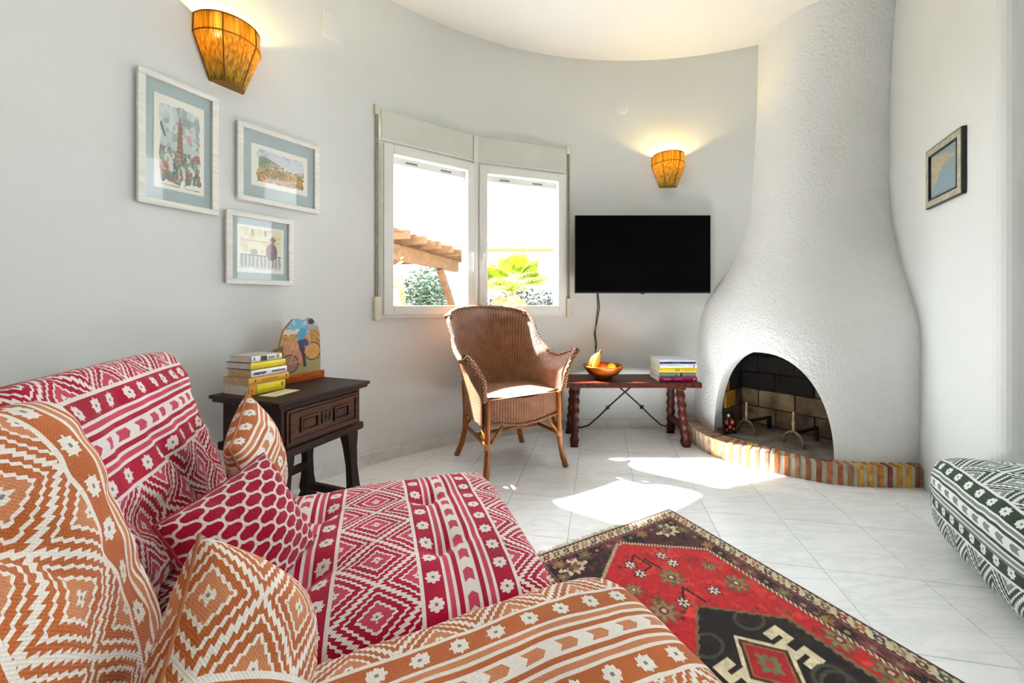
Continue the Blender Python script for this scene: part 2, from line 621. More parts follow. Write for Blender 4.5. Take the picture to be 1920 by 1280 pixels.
# ------------------------------------------------------------------ fireplace
left_sil = [(1422, 84), (1421, 200), (1417, 300), (1411, 400), (1400, 450), (1380, 500), (1352, 540), (1332, 575), (1323, 615), (1319, 700), (1315, 790)]
right_sil = [(1681, -15), (1672, 100), (1668, 200), (1666, 300), (1668, 380), (1678, 450), (1695, 510), (1715, 570), (1727, 610), (1727, 700), (1725, 800), (1722, 870)]
HZ = 0.115
Lz, Lx, Ly, Rz, Rx, Ry = [], [], [], [], [], []
for (x, y) in left_sil:
    s = (x - CX) / FPX; Yw = WY(x)
    e = np.interp(y, [84, 400, 600, 800], [0.0, 0.03, 0.15, 0.17])
    Y = Yw - e
    Lx.append(s * Y); Ly.append(Y); Lz.append(1 - (y - HY) / FPX * Y)
for (x, y) in right_sil:
    p = RWP(x); Rx.append(p.x); Ry.append(p.y); Rz.append(1 - (y - HY) / FPX * p.y)
fi = lambda z, zs, vs: float(np.interp(z, zs[::-1], vs[::-1]))
NZ, NU = 64, 44


def smooth_interp(z, zs, vs):
    return sum(fi(z + d, zs, vs) * w for d, w in ((-0.08, .2), (-0.04, .2), (0, .2), (0.04, .2), (0.08, .2)))


fire = thing('fireplace', 'white rough plaster corner fireplace with arched opening and curved brick hearth', 'fireplace', (1.75, 2.45, 0))
FI = tr(-1.75, -2.45, 0)
rings = []
for k in range(NZ + 1):
    z = HZ - 0.002 + (HC + 0.01 - HZ) * k / NZ
    plx, ply = smooth_interp(z, Lz, Lx), smooth_interp(z, Lz, Ly)
    prx, pry = smooth_interp(z, Rz, Rx), smooth_interp(z, Rz, Ry)
    ring = [(plx + 0.02, 3.10, z), (plx + 0.012, (ply + 3.02) / 2 + 0.02, z)]
    a, b_, n = prx - plx, ply - pry, 2.9
    for i in range(NU + 1):
        t = (PI / 2) * i / NU
        ring.append((prx - a * max(0, math.cos(t)) ** (2 / n), ply - b_ * max(0, math.sin(t)) ** (2 / n), z))
    ring += [(prx + 0.08, pry + 0.0, z), (2.62, 2.62, z), (2.62, 3.10, z)]
    rings.append(ring)
mb = MB()
nr = len(rings[0])
vs = [p for r in rings for p in r]
fs = []
for k in range(NZ):
    for i in range(nr):
        j = (i + 1) % nr
        fs.append((k * nr + i, k * nr + j, (k + 1) * nr + j, (k + 1) * nr + i))
fs.append(tuple(reversed(range(nr)))); fs.append(tuple(NZ * nr + i for i in range(nr)))
mb.add(vs, fs, True)
hood = part('hood', mb, M_STUCCO, fire, FI)
bm = bmesh.new(); bm.from_mesh(hood.data); bmesh.ops.recalc_face_normals(bm, faces=bm.faces); bm.to_mesh(hood.data); bm.free()
# arch: chord from left jamb to right jamb
cl, cr = G(1342, 806, HZ), G(1565, 862, HZ)
chord = (cr - cl); cw = chord.length; ch = chord.normalized(); nin = Vector((-ch.y, ch.x, 0)); mid = (cl + cr) / 2; mid.z = 0.0
ARC_H = 0.60
arch = []
for k in range(33):
    t = PI * k / 32
    arch.append((-cw / 2 * math.copysign(abs(math.cos(t)) ** 0.86, math.cos(t)), HZ - 0.01 + ARC_H * abs(math.sin(t)) ** 0.86))
arch = [(-cw / 2, HZ - 0.05)] + arch + [(cw / 2, HZ - 0.05)]


def cutter(profile, d0, d1):
    m = MB(); n = len(profile)
    M = frame(mid, ch, nin, Vector((0, 0, 1)))
    vs = [(p[0], d0, p[1]) for p in profile] + [(p[0], d1, p[1]) for p in profile]
    fs = [tuple(range(n)), tuple(reversed(range(n, 2 * n)))] + [(i, n + i, n + (i + 1) % n, (i + 1) % n) for i in range(n)]
    m.add(vs, fs, False, None, FI @ M)
    o = part('cutter', m, None, fire)
    b2 = bmesh.new(); b2.from_mesh(o.data); bmesh.ops.recalc_face_normals(b2, faces=b2.faces); b2.to_mesh(o.data); b2.free()
    return o


FB_D = 0.40; FB_W0, FB_W1, FB_H = -cw / 2 - 0.01, cw / 2 + 0.06, 0.84
c1 = cutter(arch, -0.5, 0.10)
c2 = cutter([(FB_W0, HZ - 0.05), (FB_W0, FB_H), (FB_W1, FB_H), (FB_W1, HZ - 0.05)], 0.09, FB_D)
for c in (c1, c2):
    md = hood.modifiers.new('cut', 'BOOLEAN'); md.operation = 'DIFFERENCE'; md.object = c; md.solver = 'EXACT'
bpy.context.view_layer.update()
dg = bpy.context.evaluated_depsgraph_get()
nm = bpy.data.meshes.new_from_object(hood.evaluated_get(dg))
hood.modifiers.clear(); hood.data = nm
for c in (c1, c2): bpy.data.objects.remove(c, do_unlink=True)
nm.set_sharp_from_angle(angle=math.radians(35))

# firebox lining: soot dark mortar core with separate bricks
M_SOOT = plain('sooty_mortar', (58, 52, 46), 0.95, var=0.35, vs=7)
M_FB = []
for i, c in enumerate([(120, 100, 78), (104, 88, 70), (132, 112, 86), (92, 76, 60), (142, 110, 60)]):
    M_FB.append(plain('fire_brick_%s' % 'abcde'[i], c, 0.9, var=0.3, vs=9, bmp=0.3, bs=70))
M_FBB = plain('soot_black_brick', (20, 17, 15), 0.95, var=0.3, vs=12, bmp=0.3, bs=70)
M_FBY = plain('ochre_fire_brick', (168, 122, 36), 0.7, var=0.25, vs=9, bmp=0.2)
FM = FI @ frame(mid, ch, nin, Vector((0, 0, 1)))
mb = MB()
mb.box((FB_W0 + 0.001, FB_D - 0.02, HZ), (FB_W1 - 0.001, FB_D - 0.001, FB_H - 0.001), FM)
mb.box((FB_W0 + 0.001, 0.12, HZ), (FB_W0 + 0.016, FB_D - 0.021, FB_H - 0.001), FM)
mb.box((FB_W1 - 0.016, 0.12, HZ), (FB_W1 - 0.001, FB_D - 0.021, FB_H - 0.001), FM)
mb.box((FB_W0 + 0.017, 0.12, FB_H - 0.02), (FB_W1 - 0.017, FB_D - 0.021, FB_H - 0.001), FM)
fbx = part('firebox', mb, M_SOOT, fire)
bh, bw = 0.118, 0.222
for r in range(7):
    z0 = HZ + 0.012 + r * (bh + 0.008)
    z1 = min(z0 + bh, FB_H - 0.025)
    if z1 - z0 < 0.02: continue
    off = 0 if r % 2 == 0 else bw / 2
    x = FB_W0 + 0.036 - off
    while x < FB_W1 - 0.04:
        a, b_ = max(x, FB_W0 + 0.036), min(x + bw, FB_W1 - 0.036)
        if b_ - a > 0.02:
            sooty = (a < -0.05 and r > 1) or (a < 0.08 and r > 2) or r > 4
            part('brick', MB().box((a, FB_D - 0.034, z0), (b_, FB_D - 0.02, z1), FM, 0.003), M_FBB if sooty else random.choice(M_FB[:4]), fbx)
        x += bw + 0.008
    y = 0.04 - (0 if r % 2 else 0.1)
    while y < FB_D - 0.04:
        a, b_ = max(y, 0.112), min(y + bw, FB_D - 0.036)
        if b_ - a > 0.02:
            m = (M_FBY if a < 0.13 and r in (1, 2) else (M_FBB if r > 1 else M_FB[3]))
            part('brick', MB().box((FB_W0 + 0.016, a, z0), (FB_W0 + 0.034, b_, z1), FM, 0.003), m, fbx)
            part('brick', MB().box((FB_W1 - 0.034, a, z0), (FB_W1 - 0.016, b_, z1), FM, 0.003), random.choice(M_FB[:4]), fbx)
        y += bw + 0.008

# hearth: curved ring of bricks on edge over a mortar bed
M_MORT = plain('hearth_mortar', (186, 180, 160), 0.95, var=0.08, vs=20, bmp=0.4, bs=90)
M_HTOP = plain('hearth_clay_top', (150, 122, 98), 0.9, var=0.2, vs=14, bmp=0.3)
hb_cols = [(196, 136, 52), (178, 106, 58), (134, 76, 50), (164, 98, 62), (200, 150, 72), (146, 88, 62), (184, 118, 46), (156, 114, 84)]
M_HB = [plain('hearth_brick_%s' % 'abcdefgh'[i], c, 0.85, var=0.22, vs=28, bmp=0.35, bs=120) for i, c in enumerate(hb_cols)]
M_HB_SUN = [plain('sunlit_hearth_brick_%s' % 'ab'[i], c, 0.85, var=0.12, vs=28, bmp=0.35, bs=120) for i, c in enumerate([(186, 164, 138), (168, 142, 116)])]  # sunlight on the left end of the hearth, put into paler brick colours
hpx = [(1283, 808), (1291, 824.5), (1323, 848), (1376, 868), (1429, 881.6), (1482.5, 893.6), (1535.6, 904.2), (1588.7, 911), (1668, 914.5), (1731, 914.8)]
hp = [G(x, y) for x, y in hpx]
dense = []
for i in range(len(hp) - 1):
    p0, p1, p2, p3 = hp[max(i - 1, 0)], hp[i], hp[i + 1], hp[min(i + 2, len(hp) - 1)]
    for k in range(12):
        t = k / 12
        dense.append(0.5 * ((2 * p1) + (p2 - p0) * t + (2 * p0 - 5 * p1 + 4 * p2 - p3) * t * t + (3 * p1 - p0 - 3 * p2 + p3) * t ** 3))
dense.append(hp[-1])
cum = [0]
for i in range(1, len(dense)): cum.append(cum[-1] + (dense[i] - dense[i - 1]).length)


def hcurve(s):
    return Vector((np.interp(s, cum, [p.x for p in dense]), np.interp(s, cum, [p.y for p in dense]), 0))


LH = cum[-1]
inner = []
outer = []
for i in range(41):
    s = LH * i / 40
    p = hcurve(s); t = (hcurve(min(s + 0.02, LH)) - hcurve(max(s - 0.02, 0))).normalized()
    nrm = Vector((-t.y, t.x, 0))
    outer.append(p + nrm * 0.006)
poly = [(p.x, p.y) for p in outer] + [(RW0 + RWS * 2.20 - 0.02, 2.20), (2.30, 2.60), (1.95, 2.75), (1.5, 3.02), (1.22, 3.06)]
hearth = part('hearth', MB().prism(poly, 0.001, HZ - 0.004, FI), M_MORT, fire)
nb = 32
for i in range(nb):
    s = (i + 0.5) / nb * LH
    p = hcurve(s); t = (hcurve(min(s + 0.02, LH)) - hcurve(max(s - 0.02, 0))).normalized(); nrm = Vector((-t.y, t.x, 0))
    wv = 0.5 * LH / nb * random.uniform(0.46, 0.54)
    M = FI @ frame(p, t, nrm, Vector((0, 0, 1)))
    mat = random.choice(M_HB) if i > 9 else (random.choice(M_HB_SUN + M_HB[7:8]))
    part('brick', MB().box((-wv, -0.001, 0.001), (wv, 0.118, HZ + 0.002 + random.uniform(-.001, .002)), M, 0.004), mat, hearth)
mbp = MB()
mbp.box((FB_W0 + 0.02, 0.10, HZ - 0.003), (FB_W1 - 0.02, FB_D - 0.022, HZ + 0.004), FM)
mbp.box((-cw / 2 + 0.006, -0.06, HZ - 0.003), (cw / 2 - 0.006, 0.10, HZ + 0.004), FM)
part('hearth_floor', mbp, plain('ash_grey_floor', (104, 94, 84), 0.95, var=0.25, vs=10, bmp=0.3), fire)

# andirons and the painted tile inside the opening
M_BRASS = plain('aged_brass_iron', (116, 104, 84), 0.45, 0.75, var=0.25, vs=40, bmp=0.2)
M_AIRON = plain('dark_andiron_iron', (44, 40, 36), 0.6, 0.6, var=0.25, vs=40, bmp=0.2)


def andiron(px, py, label):
    p = G(px, py, HZ + 0.004)
    t = thing('andiron', label, 'andiron', (p.x, p.y, HZ + 0.004), math.atan2(nin.y, nin.x) - 0.25, 'fireplace andirons')
    mb = MB()
    leg = [(0, 0.055 * math.cos(a), 0.058 * math.sin(a) + 0.03) for a in [PI * k / 12 for k in range(13)]]
    mb.tube([(0, 0.062, 0.004)] + leg + [(0, -0.062, 0.004)], 0.0075, 8)
    part('front_legs', mb, M_BRASS, t)
    mb = MB().lathe([(0.001, .085), (.011, .088), (.013, .1), (.007, .108), (.011, .125), (.013, .14), (.009, .165), (.006, .178), (.010, .183), (.006, .189), (.010, .2), (.008, .21), (.001, .214)], 14)
    part('finial', mb, M_BRASS, t)
    part('bar', MB().box((0.0, -0.009, 0.072), (0.25, 0.009, 0.09), None, 0.003), M_AIRON, t)
    part('rear_leg', MB().box((0.225, -0.01, 0.0), (0.25, 0.01, 0.073), None, 0.003), M_AIRON, t)


andiron(1400, 812, 'fireplace andiron nearer the painted flower tile, on the left')
andiron(1488, 836, 'fireplace andiron on the right side of the opening')

ftile = G(1357, 811, HZ + 0.004)
ft = thing('flower_tile', 'black arched tile painted with red and orange flowers inside the fireplace', 'tile', (ftile.x + 0.03, ftile.y - 0.02, HZ + 0.004), math.atan2(-0.92, 0.3) + PI / 2)
wt, ht = 0.105, 0.155
poly = [(-wt / 2, 0), (wt / 2, 0)] + [(wt / 2 * math.cos(a) ** 0.8 if math.cos(a) > 0 else -wt / 2 * (-math.cos(a)) ** 0.8, 0.05 + (ht - 0.05) * math.sin(a)) for a in [PI * k / 18 for k in range(1, 18)]]
part('body', MB().prism(poly, 0, 0.012, Matrix.Rotation(math.radians(80), 4, 'X')), M_BLACK, ft)
cols = {'r': (206, 52, 66), 'o': (222, 116, 40), 'p': (226, 92, 110), 'y': (232, 206, 120), 'g': (60, 110, 60)}
mats_f = {k: plain('flower_paint_' + n, c, 0.5, var=0.1) for (k, c), n in zip(cols.items(), ['red', 'orange', 'pink', 'yellow', 'green'])}
TM = Matrix.Rotation(math.radians(80), 4, 'X')
for (k, x, y, r) in (('y', 0, .122, .013), ('r', -.024, .078, .018), ('o', .024, .076, .018), ('p', 0, .046, .016), ('r', -.03, .03, .012), ('o', .03, .03, .012), ('g', -.012, .1, .007), ('g', .013, .1, .007), ('g', 0, .014, .009)):
    pol = [(x + r * (0.78 + 0.22 * math.cos(5 * a)) * math.cos(a), y + r * (0.78 + 0.22 * math.cos(5 * a)) * math.sin(a)) for a in [2 * PI * q / 30 for q in range(30)]]
    part('painted_flower', MB().prism(pol, 0.012, 0.0128, TM), mats_f[k], ft)

# ------------------------------------------------------------------ windows
mg, nt, b = newmat('window_glass')
nt.nodes.remove(b)
tb_ = nt.nodes.new('ShaderNodeBsdfTransparent'); gb = nt.nodes.new('ShaderNodeBsdfGlossy'); gb.inputs['Roughness'].default_value = 0.02
lw_ = nt.nodes.new('ShaderNodeLayerWeight'); lw_.inputs[0].default_value = 0.5
fz = X(nt, lw_.outputs['Facing']).op('POWER', 4.0) * 0.5 + 0.03
mx = nt.nodes.new('ShaderNodeMixShader')
nt.links.new(fz.v, mx.inputs[0]); nt.links.new(tb_.outputs[0], mx.inputs[1]); nt.links.new(gb.outputs[0], mx.inputs[2])
nt.links.new(mx.outputs[0], nt.nodes['Material Output'].inputs[0])
M_GLASS = mg
M_VENT = plain('grey_vent_slot', (120, 122, 118), 0.6)
ZB, ZT = 0.913, 2.238


def window_panel(idx, a, b_, handle_right):
    a = Vector((a.x, a.y, 0)); b_ = Vector((b_.x, b_.y, 0))
    d = (b_ - a); w = d.length; ex = d.normalized(); ey = Vector((-ex.y, ex.x, 0))      # ey points outdoors
    r = bpy.data.objects.new('window_%d' % idx, None); COL.objects.link(r); struct(r)
    r.matrix_world = frame(a, ex, ey, Vector((0, 0, 1)))
    y0, y1 = -0.012, 0.045
    zs = 2.05                                  # underside of the shutter box
    fw = 0.035
    mb = MB()
    mb.box((0, y0, ZB), (fw, y1, zs), None, 0.004); mb.box((w - fw, y0, ZB), (w, y1, zs), None, 0.004)
    mb.box((fw, y0, ZB), (w - fw, y1, ZB + fw), None, 0.004); mb.box((fw, y0, zs - fw), (w - fw, y1, zs), None, 0.004)
    part('window_frame', mb, M_PVC, r)
    part('shutter_box', MB().box((0.004, y0 - 0.004, zs + 0.006), (w - 0.004, y1 + 0.02, ZT), None, 0.004), M_PVC2, r)
    part('shutter_box_trim', MB().box((0.002, y0 - 0.007, zs - 0.004), (w - 0.002, y0 + 0.02, zs + 0.008), None, 0.002), M_PVC, r)
    # sash
    s0, s1, q0, q1 = fw * 0.55, w - fw * 0.55, ZB + fw * 0.55, zs - fw * 0.55
    sw = 0.062
    mb = MB(); ya, yb = y0 - 0.016, y1 - 0.015
    mb.box((s0, ya, q0), (s0 + sw, yb, q1), None, 0.006); mb.box((s1 - sw, ya, q0), (s1, yb, q1), None, 0.006)
    mb.box((s0 + sw - .001, ya, q0), (s1 - sw + .001, yb, q0 + sw), None, 0.006); mb.box((s0 + sw - .001, ya, q1 - sw), (s1 - sw + .001, yb, q1), None, 0.006)
    sash = part('sash', mb, M_PVC, r)
    g0, g1, h0, h1 = s0 + sw, s1 - sw, q0 + sw, q1 - sw
    part('pane', MB().box((g0 - .004, 0.016, h0 - .004), (g1 + .004, 0.022, h1 + .004)), M_GLASS, sash)
    mb = MB()                                   # glazing bead and a vent strip outside
    mb.box((g0 - .002, 0.023, h1 - 0.045), (g1 + .002, 0.05, h1 + .002), None, 0.003)
    mb.box((g1 - 0.012, 0.023, h0), (g1 + .002, 0.05, h1 - 0.046), None, 0.003)
    part('shutter_guide', mb, M_PVC, r)
    for q in (0.25, 0.72):
        x = g0 + (g1 - g0) * q
        part('vent_slot', MB().box((x - 0.04, 0.0215, h1 - 0.028), (x + 0.04, 0.0235, h1 - 0.016)), M_VENT, r)
    hx = s1 - sw * 0.5 if handle_right else s0 + sw * 0.5
    hz = 1.36
    hd = MB().box((hx - 0.013, ya - 0.008, hz - 0.035), (hx + 0.013, ya, hz + 0.035), None, 0.004)
    hd.box((hx - 0.009, ya - 0.045, hz - 0.009), (hx + 0.009, ya - 0.006, hz + 0.009), None, 0.003)
    hh = part('handle', hd, M_PVC, sash)
    hd.box((hx - 0.010, ya - 0.047, hz - 0.12), (hx + 0.010, ya - 0.034, hz + 0.012), None, 0.005)
    hh.data = hd.mesh('handle'); hh.data.materials.append(M_PVC)
    return r


window_panel(1, PW[0], PW[1], True)
window_panel(2, PW[1], PW[2], False)
tm = struct(part('trim_1', MB().box((PW[1].x - 0.014, PW[1].y - 0.038, ZB), (PW[1].x + 0.014, PW[1].y + 0.02, ZT), None, 0.004), M_PVC))

# blind straps at both sides of the window
for x, yb0, yb1, lab in ((705, 545, 600, 'cream blind strap with wall winder left of the window'), (1065, 562, 596, 'cream blind strap with wall winder right of the window')):
    Yd = WY(x)
    base = W(x, 571)
    nrm = Vector((CCX - base.x, CCY - base.y, 0)).normalized(); tx = Vector((-nrm.y, nrm.x, 0)) * -1
    t = thing('blind_strap', lab, 'blind strap', (0, 0, 0), 0, 'blind straps')
    M = frame(Vector((base.x, base.y, 0)) + nrm * 0.002, tx, nrm, Vector((0, 0, 1)))
    t.matrix_world = M
    part('strap', MB().box((-0.007, 0.008, 1.04), (0.007, 0.010, 2.21)), M_STRAP, t)
    part('guide_channel', MB().box((-0.017, 0, 1.04), (-0.009, 0.016, 2.245), None, 0.002), M_CREAM, t)
    part('winder', MB().box((-0.02, 0, 0.90), (0.018, 0.026, 1.05), None, 0.006), M_CREAM, t)
    part('top_roller', MB().box((-0.018, 0, 2.20), (0.014, 0.02, 2.26), None, 0.005), M_CREAM, t)

# ------------------------------------------------------------------ wall lamps
mshade, nt, b = newmat('amber_cord_shade')
v_ = coords(nt, 'Object', (60, 60, 2))
nz = noise(nt, v_, 2.0, 3)
cc = ramp(nt, nz, [(0.3, L4((150, 112, 18))), (0.5, L4((214, 172, 44))), (0.7, L4((250, 220, 104)))])
nt.links.new(cc, b.inputs['Base Color']); b.inputs['Roughness'].default_value = 0.28
tl = nt.nodes.new('ShaderNodeBsdfTranslucent'); nt.links.new(cc, tl.inputs[0])
mx = nt.nodes.new('ShaderNodeMixShader'); mx.inputs[0].default_value = 0.45
nt.links.new(b.outputs[0], mx.inputs[1]); nt.links.new(tl.outputs[0], mx.inputs[2]); nt.links.new(mx.outputs[0], nt.nodes['Material Output'].inputs[0])
bump(nt, b, nz, 0.4, 0.003)
mbulb, nt, b = newmat('warm_bulb')
b.inputs['Emission Color'].default_value = (1, 0.72, 0.30, 1); b.inputs['Emission Strength'].default_value = 14
M_WIRE = plain('bronze_wire', (120, 84, 22), 0.4, 0.6, var=0.2)


def sconce(px, zc, label, hh=0.25, wd=0.245, power=6.5):
    base = W(px, 571)
    nrm = Vector((CCX - base.x, CCY - base.y, 0)).normalized(); tx = Vector((nrm.y, -nrm.x, 0)) * -1
    t = thing('wall_lamp', label, 'wall lamp', (0, 0, 0), 0, 'wall lamps with amber shades')
    t.matrix_world = frame(Vector((base.x, base.y, zc)), tx, nrm, Vector((0, 0, 1)))
    # half cone shade built from upright cords
    n = 56
    prof = [(1.0, hh * 0.5), (1.02, hh * 0.2), (0.52, -hh * 0.5)]
    R = wd / 2; dep = wd * 0.56
    mb = MB()
    for k in range(n + 1):
        a = PI * k / n
        pts = []
        for i in range(len(prof) - 1):
            for q in range(4):
                f_ = q / 4; r0, z0 = prof[i]; r1, z1 = prof[i + 1]
                r = r0 + (r1 - r0) * f_; z = z0 + (z1 - z0) * f_
                pts.append((R * r * math.cos(a), 0.004 + dep * r * math.sin(a), z))
        r, z = prof[-1]; pts.append((R * r * math.cos(a), 0.004 + dep * r * math.sin(a), z))
        mb.tube(pts, 0.0038, 5, True)
    part('lamp_shade', mb, mshade, t)
    mb = MB()
    for r, z in prof:
        mb.tube([(R * r * math.cos(PI * k / 24) * 1.02, 0.004 + dep * r * math.sin(PI * k / 24) * 1.02, z) for k in range(25)], 0.003, 6)
    for a in (0.02, 0.33, 0.67, 0.98):
        mb.tube([(R * r * math.cos(PI * a) * 1.04, 0.004 + dep * r * math.sin(PI * a) * 1.04, z) for r, z in prof], 0.003, 6)
    part('wire_frame', mb, M_WIRE, t)
    r, z = prof[-1]
    part('bottom_plate', MB().prism([(R * r * math.cos(PI * k / 16), 0.004 + dep * r * math.sin(PI * k / 16)) for k in range(17)], z - 0.002, z + 0.002), M_WIRE, t)
    part('back_plate', MB().box((-0.035, 0.0, -hh * 0.35), (0.035, 0.012, hh * 0.1), None, 0.003), M_CREAM, t)
    mb = MB().lathe([(0.001, -.035), (.014, -.032), (.014, -.005), (.012, 0)], 12, tr(0, 0.055, 0.0))
    part('lamp_holder', mb, M_CREAM, t)
    mb = MB().lathe([(.010, 0), (.018, .012), (.021, .026), (.017, .042), (.008, .05), (.001, .052)], 14, tr(0, 0.055, 0.0))
    part('bulb', mb, mbulb, t)
    l = bpy.data.lights.new('lamp_glow', 'POINT'); l.energy = power; l.color = (1.0, 0.74, 0.26); l.shadow_soft_size = 0.02
    lo = bpy.data.objects.new('lamp_glow', l); COL.objects.link(lo); lo.parent = t; lo.location = (0, 0.055, 0.075)


sconce(424, 2.165, 'amber cord wall lamp above the framed watercolours', 0.27, 0.25)
sconce(1252, 2.065, 'amber cord wall lamp above the television', 0.25, 0.24)

# ------------------------------------------------------------------ framed pictures
M_FRAMEW = wood('limewashed_frame', (222, 221, 213), (242, 241, 235), 0, 14, 0.6, 0.2, 0.0)
M_MAT = plain('blue_grey_mount', (174, 189, 190), 0.9, var=0.02)
mgl, nt, b = newmat('picture_glass')
nt.nodes.remove(b)
tb_ = nt.nodes.new('ShaderNodeBsdfTransparent'); gb = nt.nodes.new('ShaderNodeBsdfGlossy'); gb.inputs['Roughness'].default_value = 0.03
lw_ = nt.nodes.new('ShaderNodeLayerWeight'); lw_.inputs[0].default_value = 0.5
fz = X(nt, lw_.outputs['Facing']).op('POWER', 4.0) * 0.2 + 0.015; mx = nt.nodes.new('ShaderNodeMixShader')
nt.links.new(fz.v, mx.inputs[0]); nt.links.new(tb_.outputs[0], mx.inputs[1]); nt.links.new(gb.outputs[0], mx.inputs[2])
nt.links.new(mx.outputs[0], nt.nodes['Material Output'].inputs[0])
PAPER = (238, 236, 226)


def picture(name, label, tl, tr_, bl, br, wall, art, fw, mat_w, frame_mat, thick=0.02, mount=M_MAT, fmat2=None, cat='picture', group='framed watercolours', innerlip=None):
    """corners in the photograph -> a flat frame hung on the wall"""
    xl, xr = (tl[0] + bl[0]) / 2, (tr_[0] + br[0]) / 2
    if wall == 'round': pa, pb = W(xl, 571, -0.004), W(xr, 571, -0.004)
    else: pa, pb = RWP(xl), RWP(xr)
    za = [1 - (q[1] - HY) / FPX * p.y for q, p in ((tl, pa), (bl, pa), (tr_, pb), (br, pb))]
    zt = (za[0] + za[2]) / 2; zb = (za[1] + za[3]) / 2
    ex = Vector((pb.x - pa.x, pb.y - pa.y, 0)); w = ex.length; ex.normalize()
    nrm = Vector((ex.y, -ex.x, 0))
    h = zt - zb
    c = Vector(((pa.x + pb.x) / 2, (pa.y + pb.y) / 2, (zt + zb) / 2)) + nrm * 0.003
    t = thing(name, label, cat, (0, 0, 0), 0, group)
    t.matrix_world = frame(c, ex, Vector((0, 0, 1)), nrm)
    mb = MB()
    for (x0, x1, y0, y1) in ((-w / 2, w / 2, h / 2 - fw, h / 2), (-w / 2, w / 2, -h / 2, -h / 2 + fw), (-w / 2, -w / 2 + fw, -h / 2 + fw, h / 2 - fw), (w / 2 - fw, w / 2, -h / 2 + fw, h / 2 - fw)):
        mb.box((x0, y0, 0), (x1, y1, thick), None, 0.002)
    part('frame', mb, frame_mat, t)
    if fmat2:
        mb = MB(); e = 0.006
        for (x0, x1, y0, y1) in ((-w / 2 - e, w / 2 + e, h / 2, h / 2 + e), (-w / 2 - e, w / 2 + e, -h / 2 - e, -h / 2), (-w / 2 - e, -w / 2, -h / 2, h / 2), (w / 2, w / 2 + e, -h / 2, h / 2)):
            mb.box((x0, y0, 0), (x1, y1, thick - 0.003))
        iw, ih, e = w / 2 - fw, h / 2 - fw, 0.007
        for (x0, x1, y0, y1) in ((-iw, iw, ih - e, ih), (-iw, iw, -ih, -ih + e), (-iw, -iw + e, -ih + e, ih - e), (iw - e, iw, -ih + e, ih - e)):
            mb.box((x0, y0, 0.004), (x1, y1, thick + 0.001))
        part('frame_edge', mb, fmat2, t)
    iw, ih = w - 2 * fw, h - 2 * fw
    if mount: part('mount', MB().box((-iw / 2, -ih / 2, 0.002), (iw / 2, ih / 2, 0.007)), mount, t)
    aw, ah = iw - 2 * mat_w[0], ih - 2 * mat_w[1]
    part('print_paper', MB().box((-aw / 2, -ah / 2, 0.0072), (aw / 2, ah / 2, 0.0080)), M_PRINT, t)
    if cat == 'picture' and group: art.fill(np.ones_like(art.u), PAPER, 0.30)
    flat_grid('print', art, aw * 0.98, ah * 0.98, M_PAINT, t, tr(0, 0, 0.0084))
    part('picture_glass', MB().box((-iw / 2, -ih / 2, 0.0115), (iw / 2, ih / 2, 0.0125)), mgl, t)
    return t


M_PRINT = plain('print_paper', PAPER, 0.9, var=0.01)


def ragged(cv, x0, x1, y0, y1, amp=0.04, seed=3):
    n1 = (fbm(cv.u, cv.v, 9, seed) - 0.5) * 2 * amp
    return (cv.u + n1 > x0) & (cv.u + n1 < x1) & (cv.v + n1 * 1.2 > y0) & (cv.v + n1 * 1.2 < y1)


# tower watercolour
cv = Canvas(110, 180); cv.fill(np.ones_like(cv.u), PAPER)
R_ = ragged(cv, 0.1, 0.92, 0.07, 0.93, 0.05, 11)
nA, nB, nC = fbm(cv.u, cv.v, 5, 20), fbm(cv.u, cv.v, 9, 24), fbm(cv.u, cv.v, 16, 28)
cv.fill(R_, (176, 196, 198)); cv.fill(R_ & (nA > 0.55), (128, 152, 158), 0.8); cv.fill(R_ & (nB > 0.58) & (cv.v > 0.5), (214, 224, 220), 0.7)
cv.fill(R_ & (nB < 0.38) & (cv.v > 0.62), (112, 120, 124), 0.6)
cv.fill(R_ & (np.abs(cv.v - 0.66 + (cv.u - 0.5) * 0.3) < 0.05) & (nC > 0.5) & (cv.u > 0.5), (196, 96, 104), 0.6)
low = R_ & (cv.v < 0.40 + 0.1 * nA)
cv.fill(low, (120, 144, 130)); cv.fill(low & (nB > 0.52), (72, 110, 104)); cv.fill(low & (nC > 0.6), (150, 84, 70)); cv.fill(low & (nC < 0.36), (52, 66, 78))
cv.fill(low & (nB < 0.36), (200, 206, 196)); cv.fill(low & (cv.v < 0.24) & (np.sin(cv.u * 90) > 0.3) & (nB > 0.45), (48, 78, 82), 0.75)
tw = np.abs(cv.u - 0.5) < np.interp(cv.v, [0.3, 0.6, 0.72, 0.84], [0.075, 0.05, 0.045, 0.004])
tw &= (cv.v > 0.3) & (cv.v < 0.84)
cv.fill(tw, (170, 128, 98)); cv.fill(tw & (nC > 0.52), (126, 86, 64)); cv.fill(tw & (cv.u > 0.51), (112, 82, 70), 0.5); cv.fill(tw & (np.sin(cv.v * 120) > 0.75), (86, 62, 54), 0.8)
cv.seg(0.12, 0.70, 0.2, 0.58, 0.018, (60, 64, 70)); cv.seg(0.12, 0.04, 0.5, 0.035, 0.004, (110, 110, 110)); cv.seg(0.6, 0.035, 0.9, 0.03, 0.004, (110, 110, 110))
picture('watercolour_picture', 'tall framed watercolour of a tower, largest picture under the wall lamp', (250, 120), (405, 190), (258, 375), (405, 408), 'round', cv, 0.024, (0.028, 0.052), M_FRAMEW)
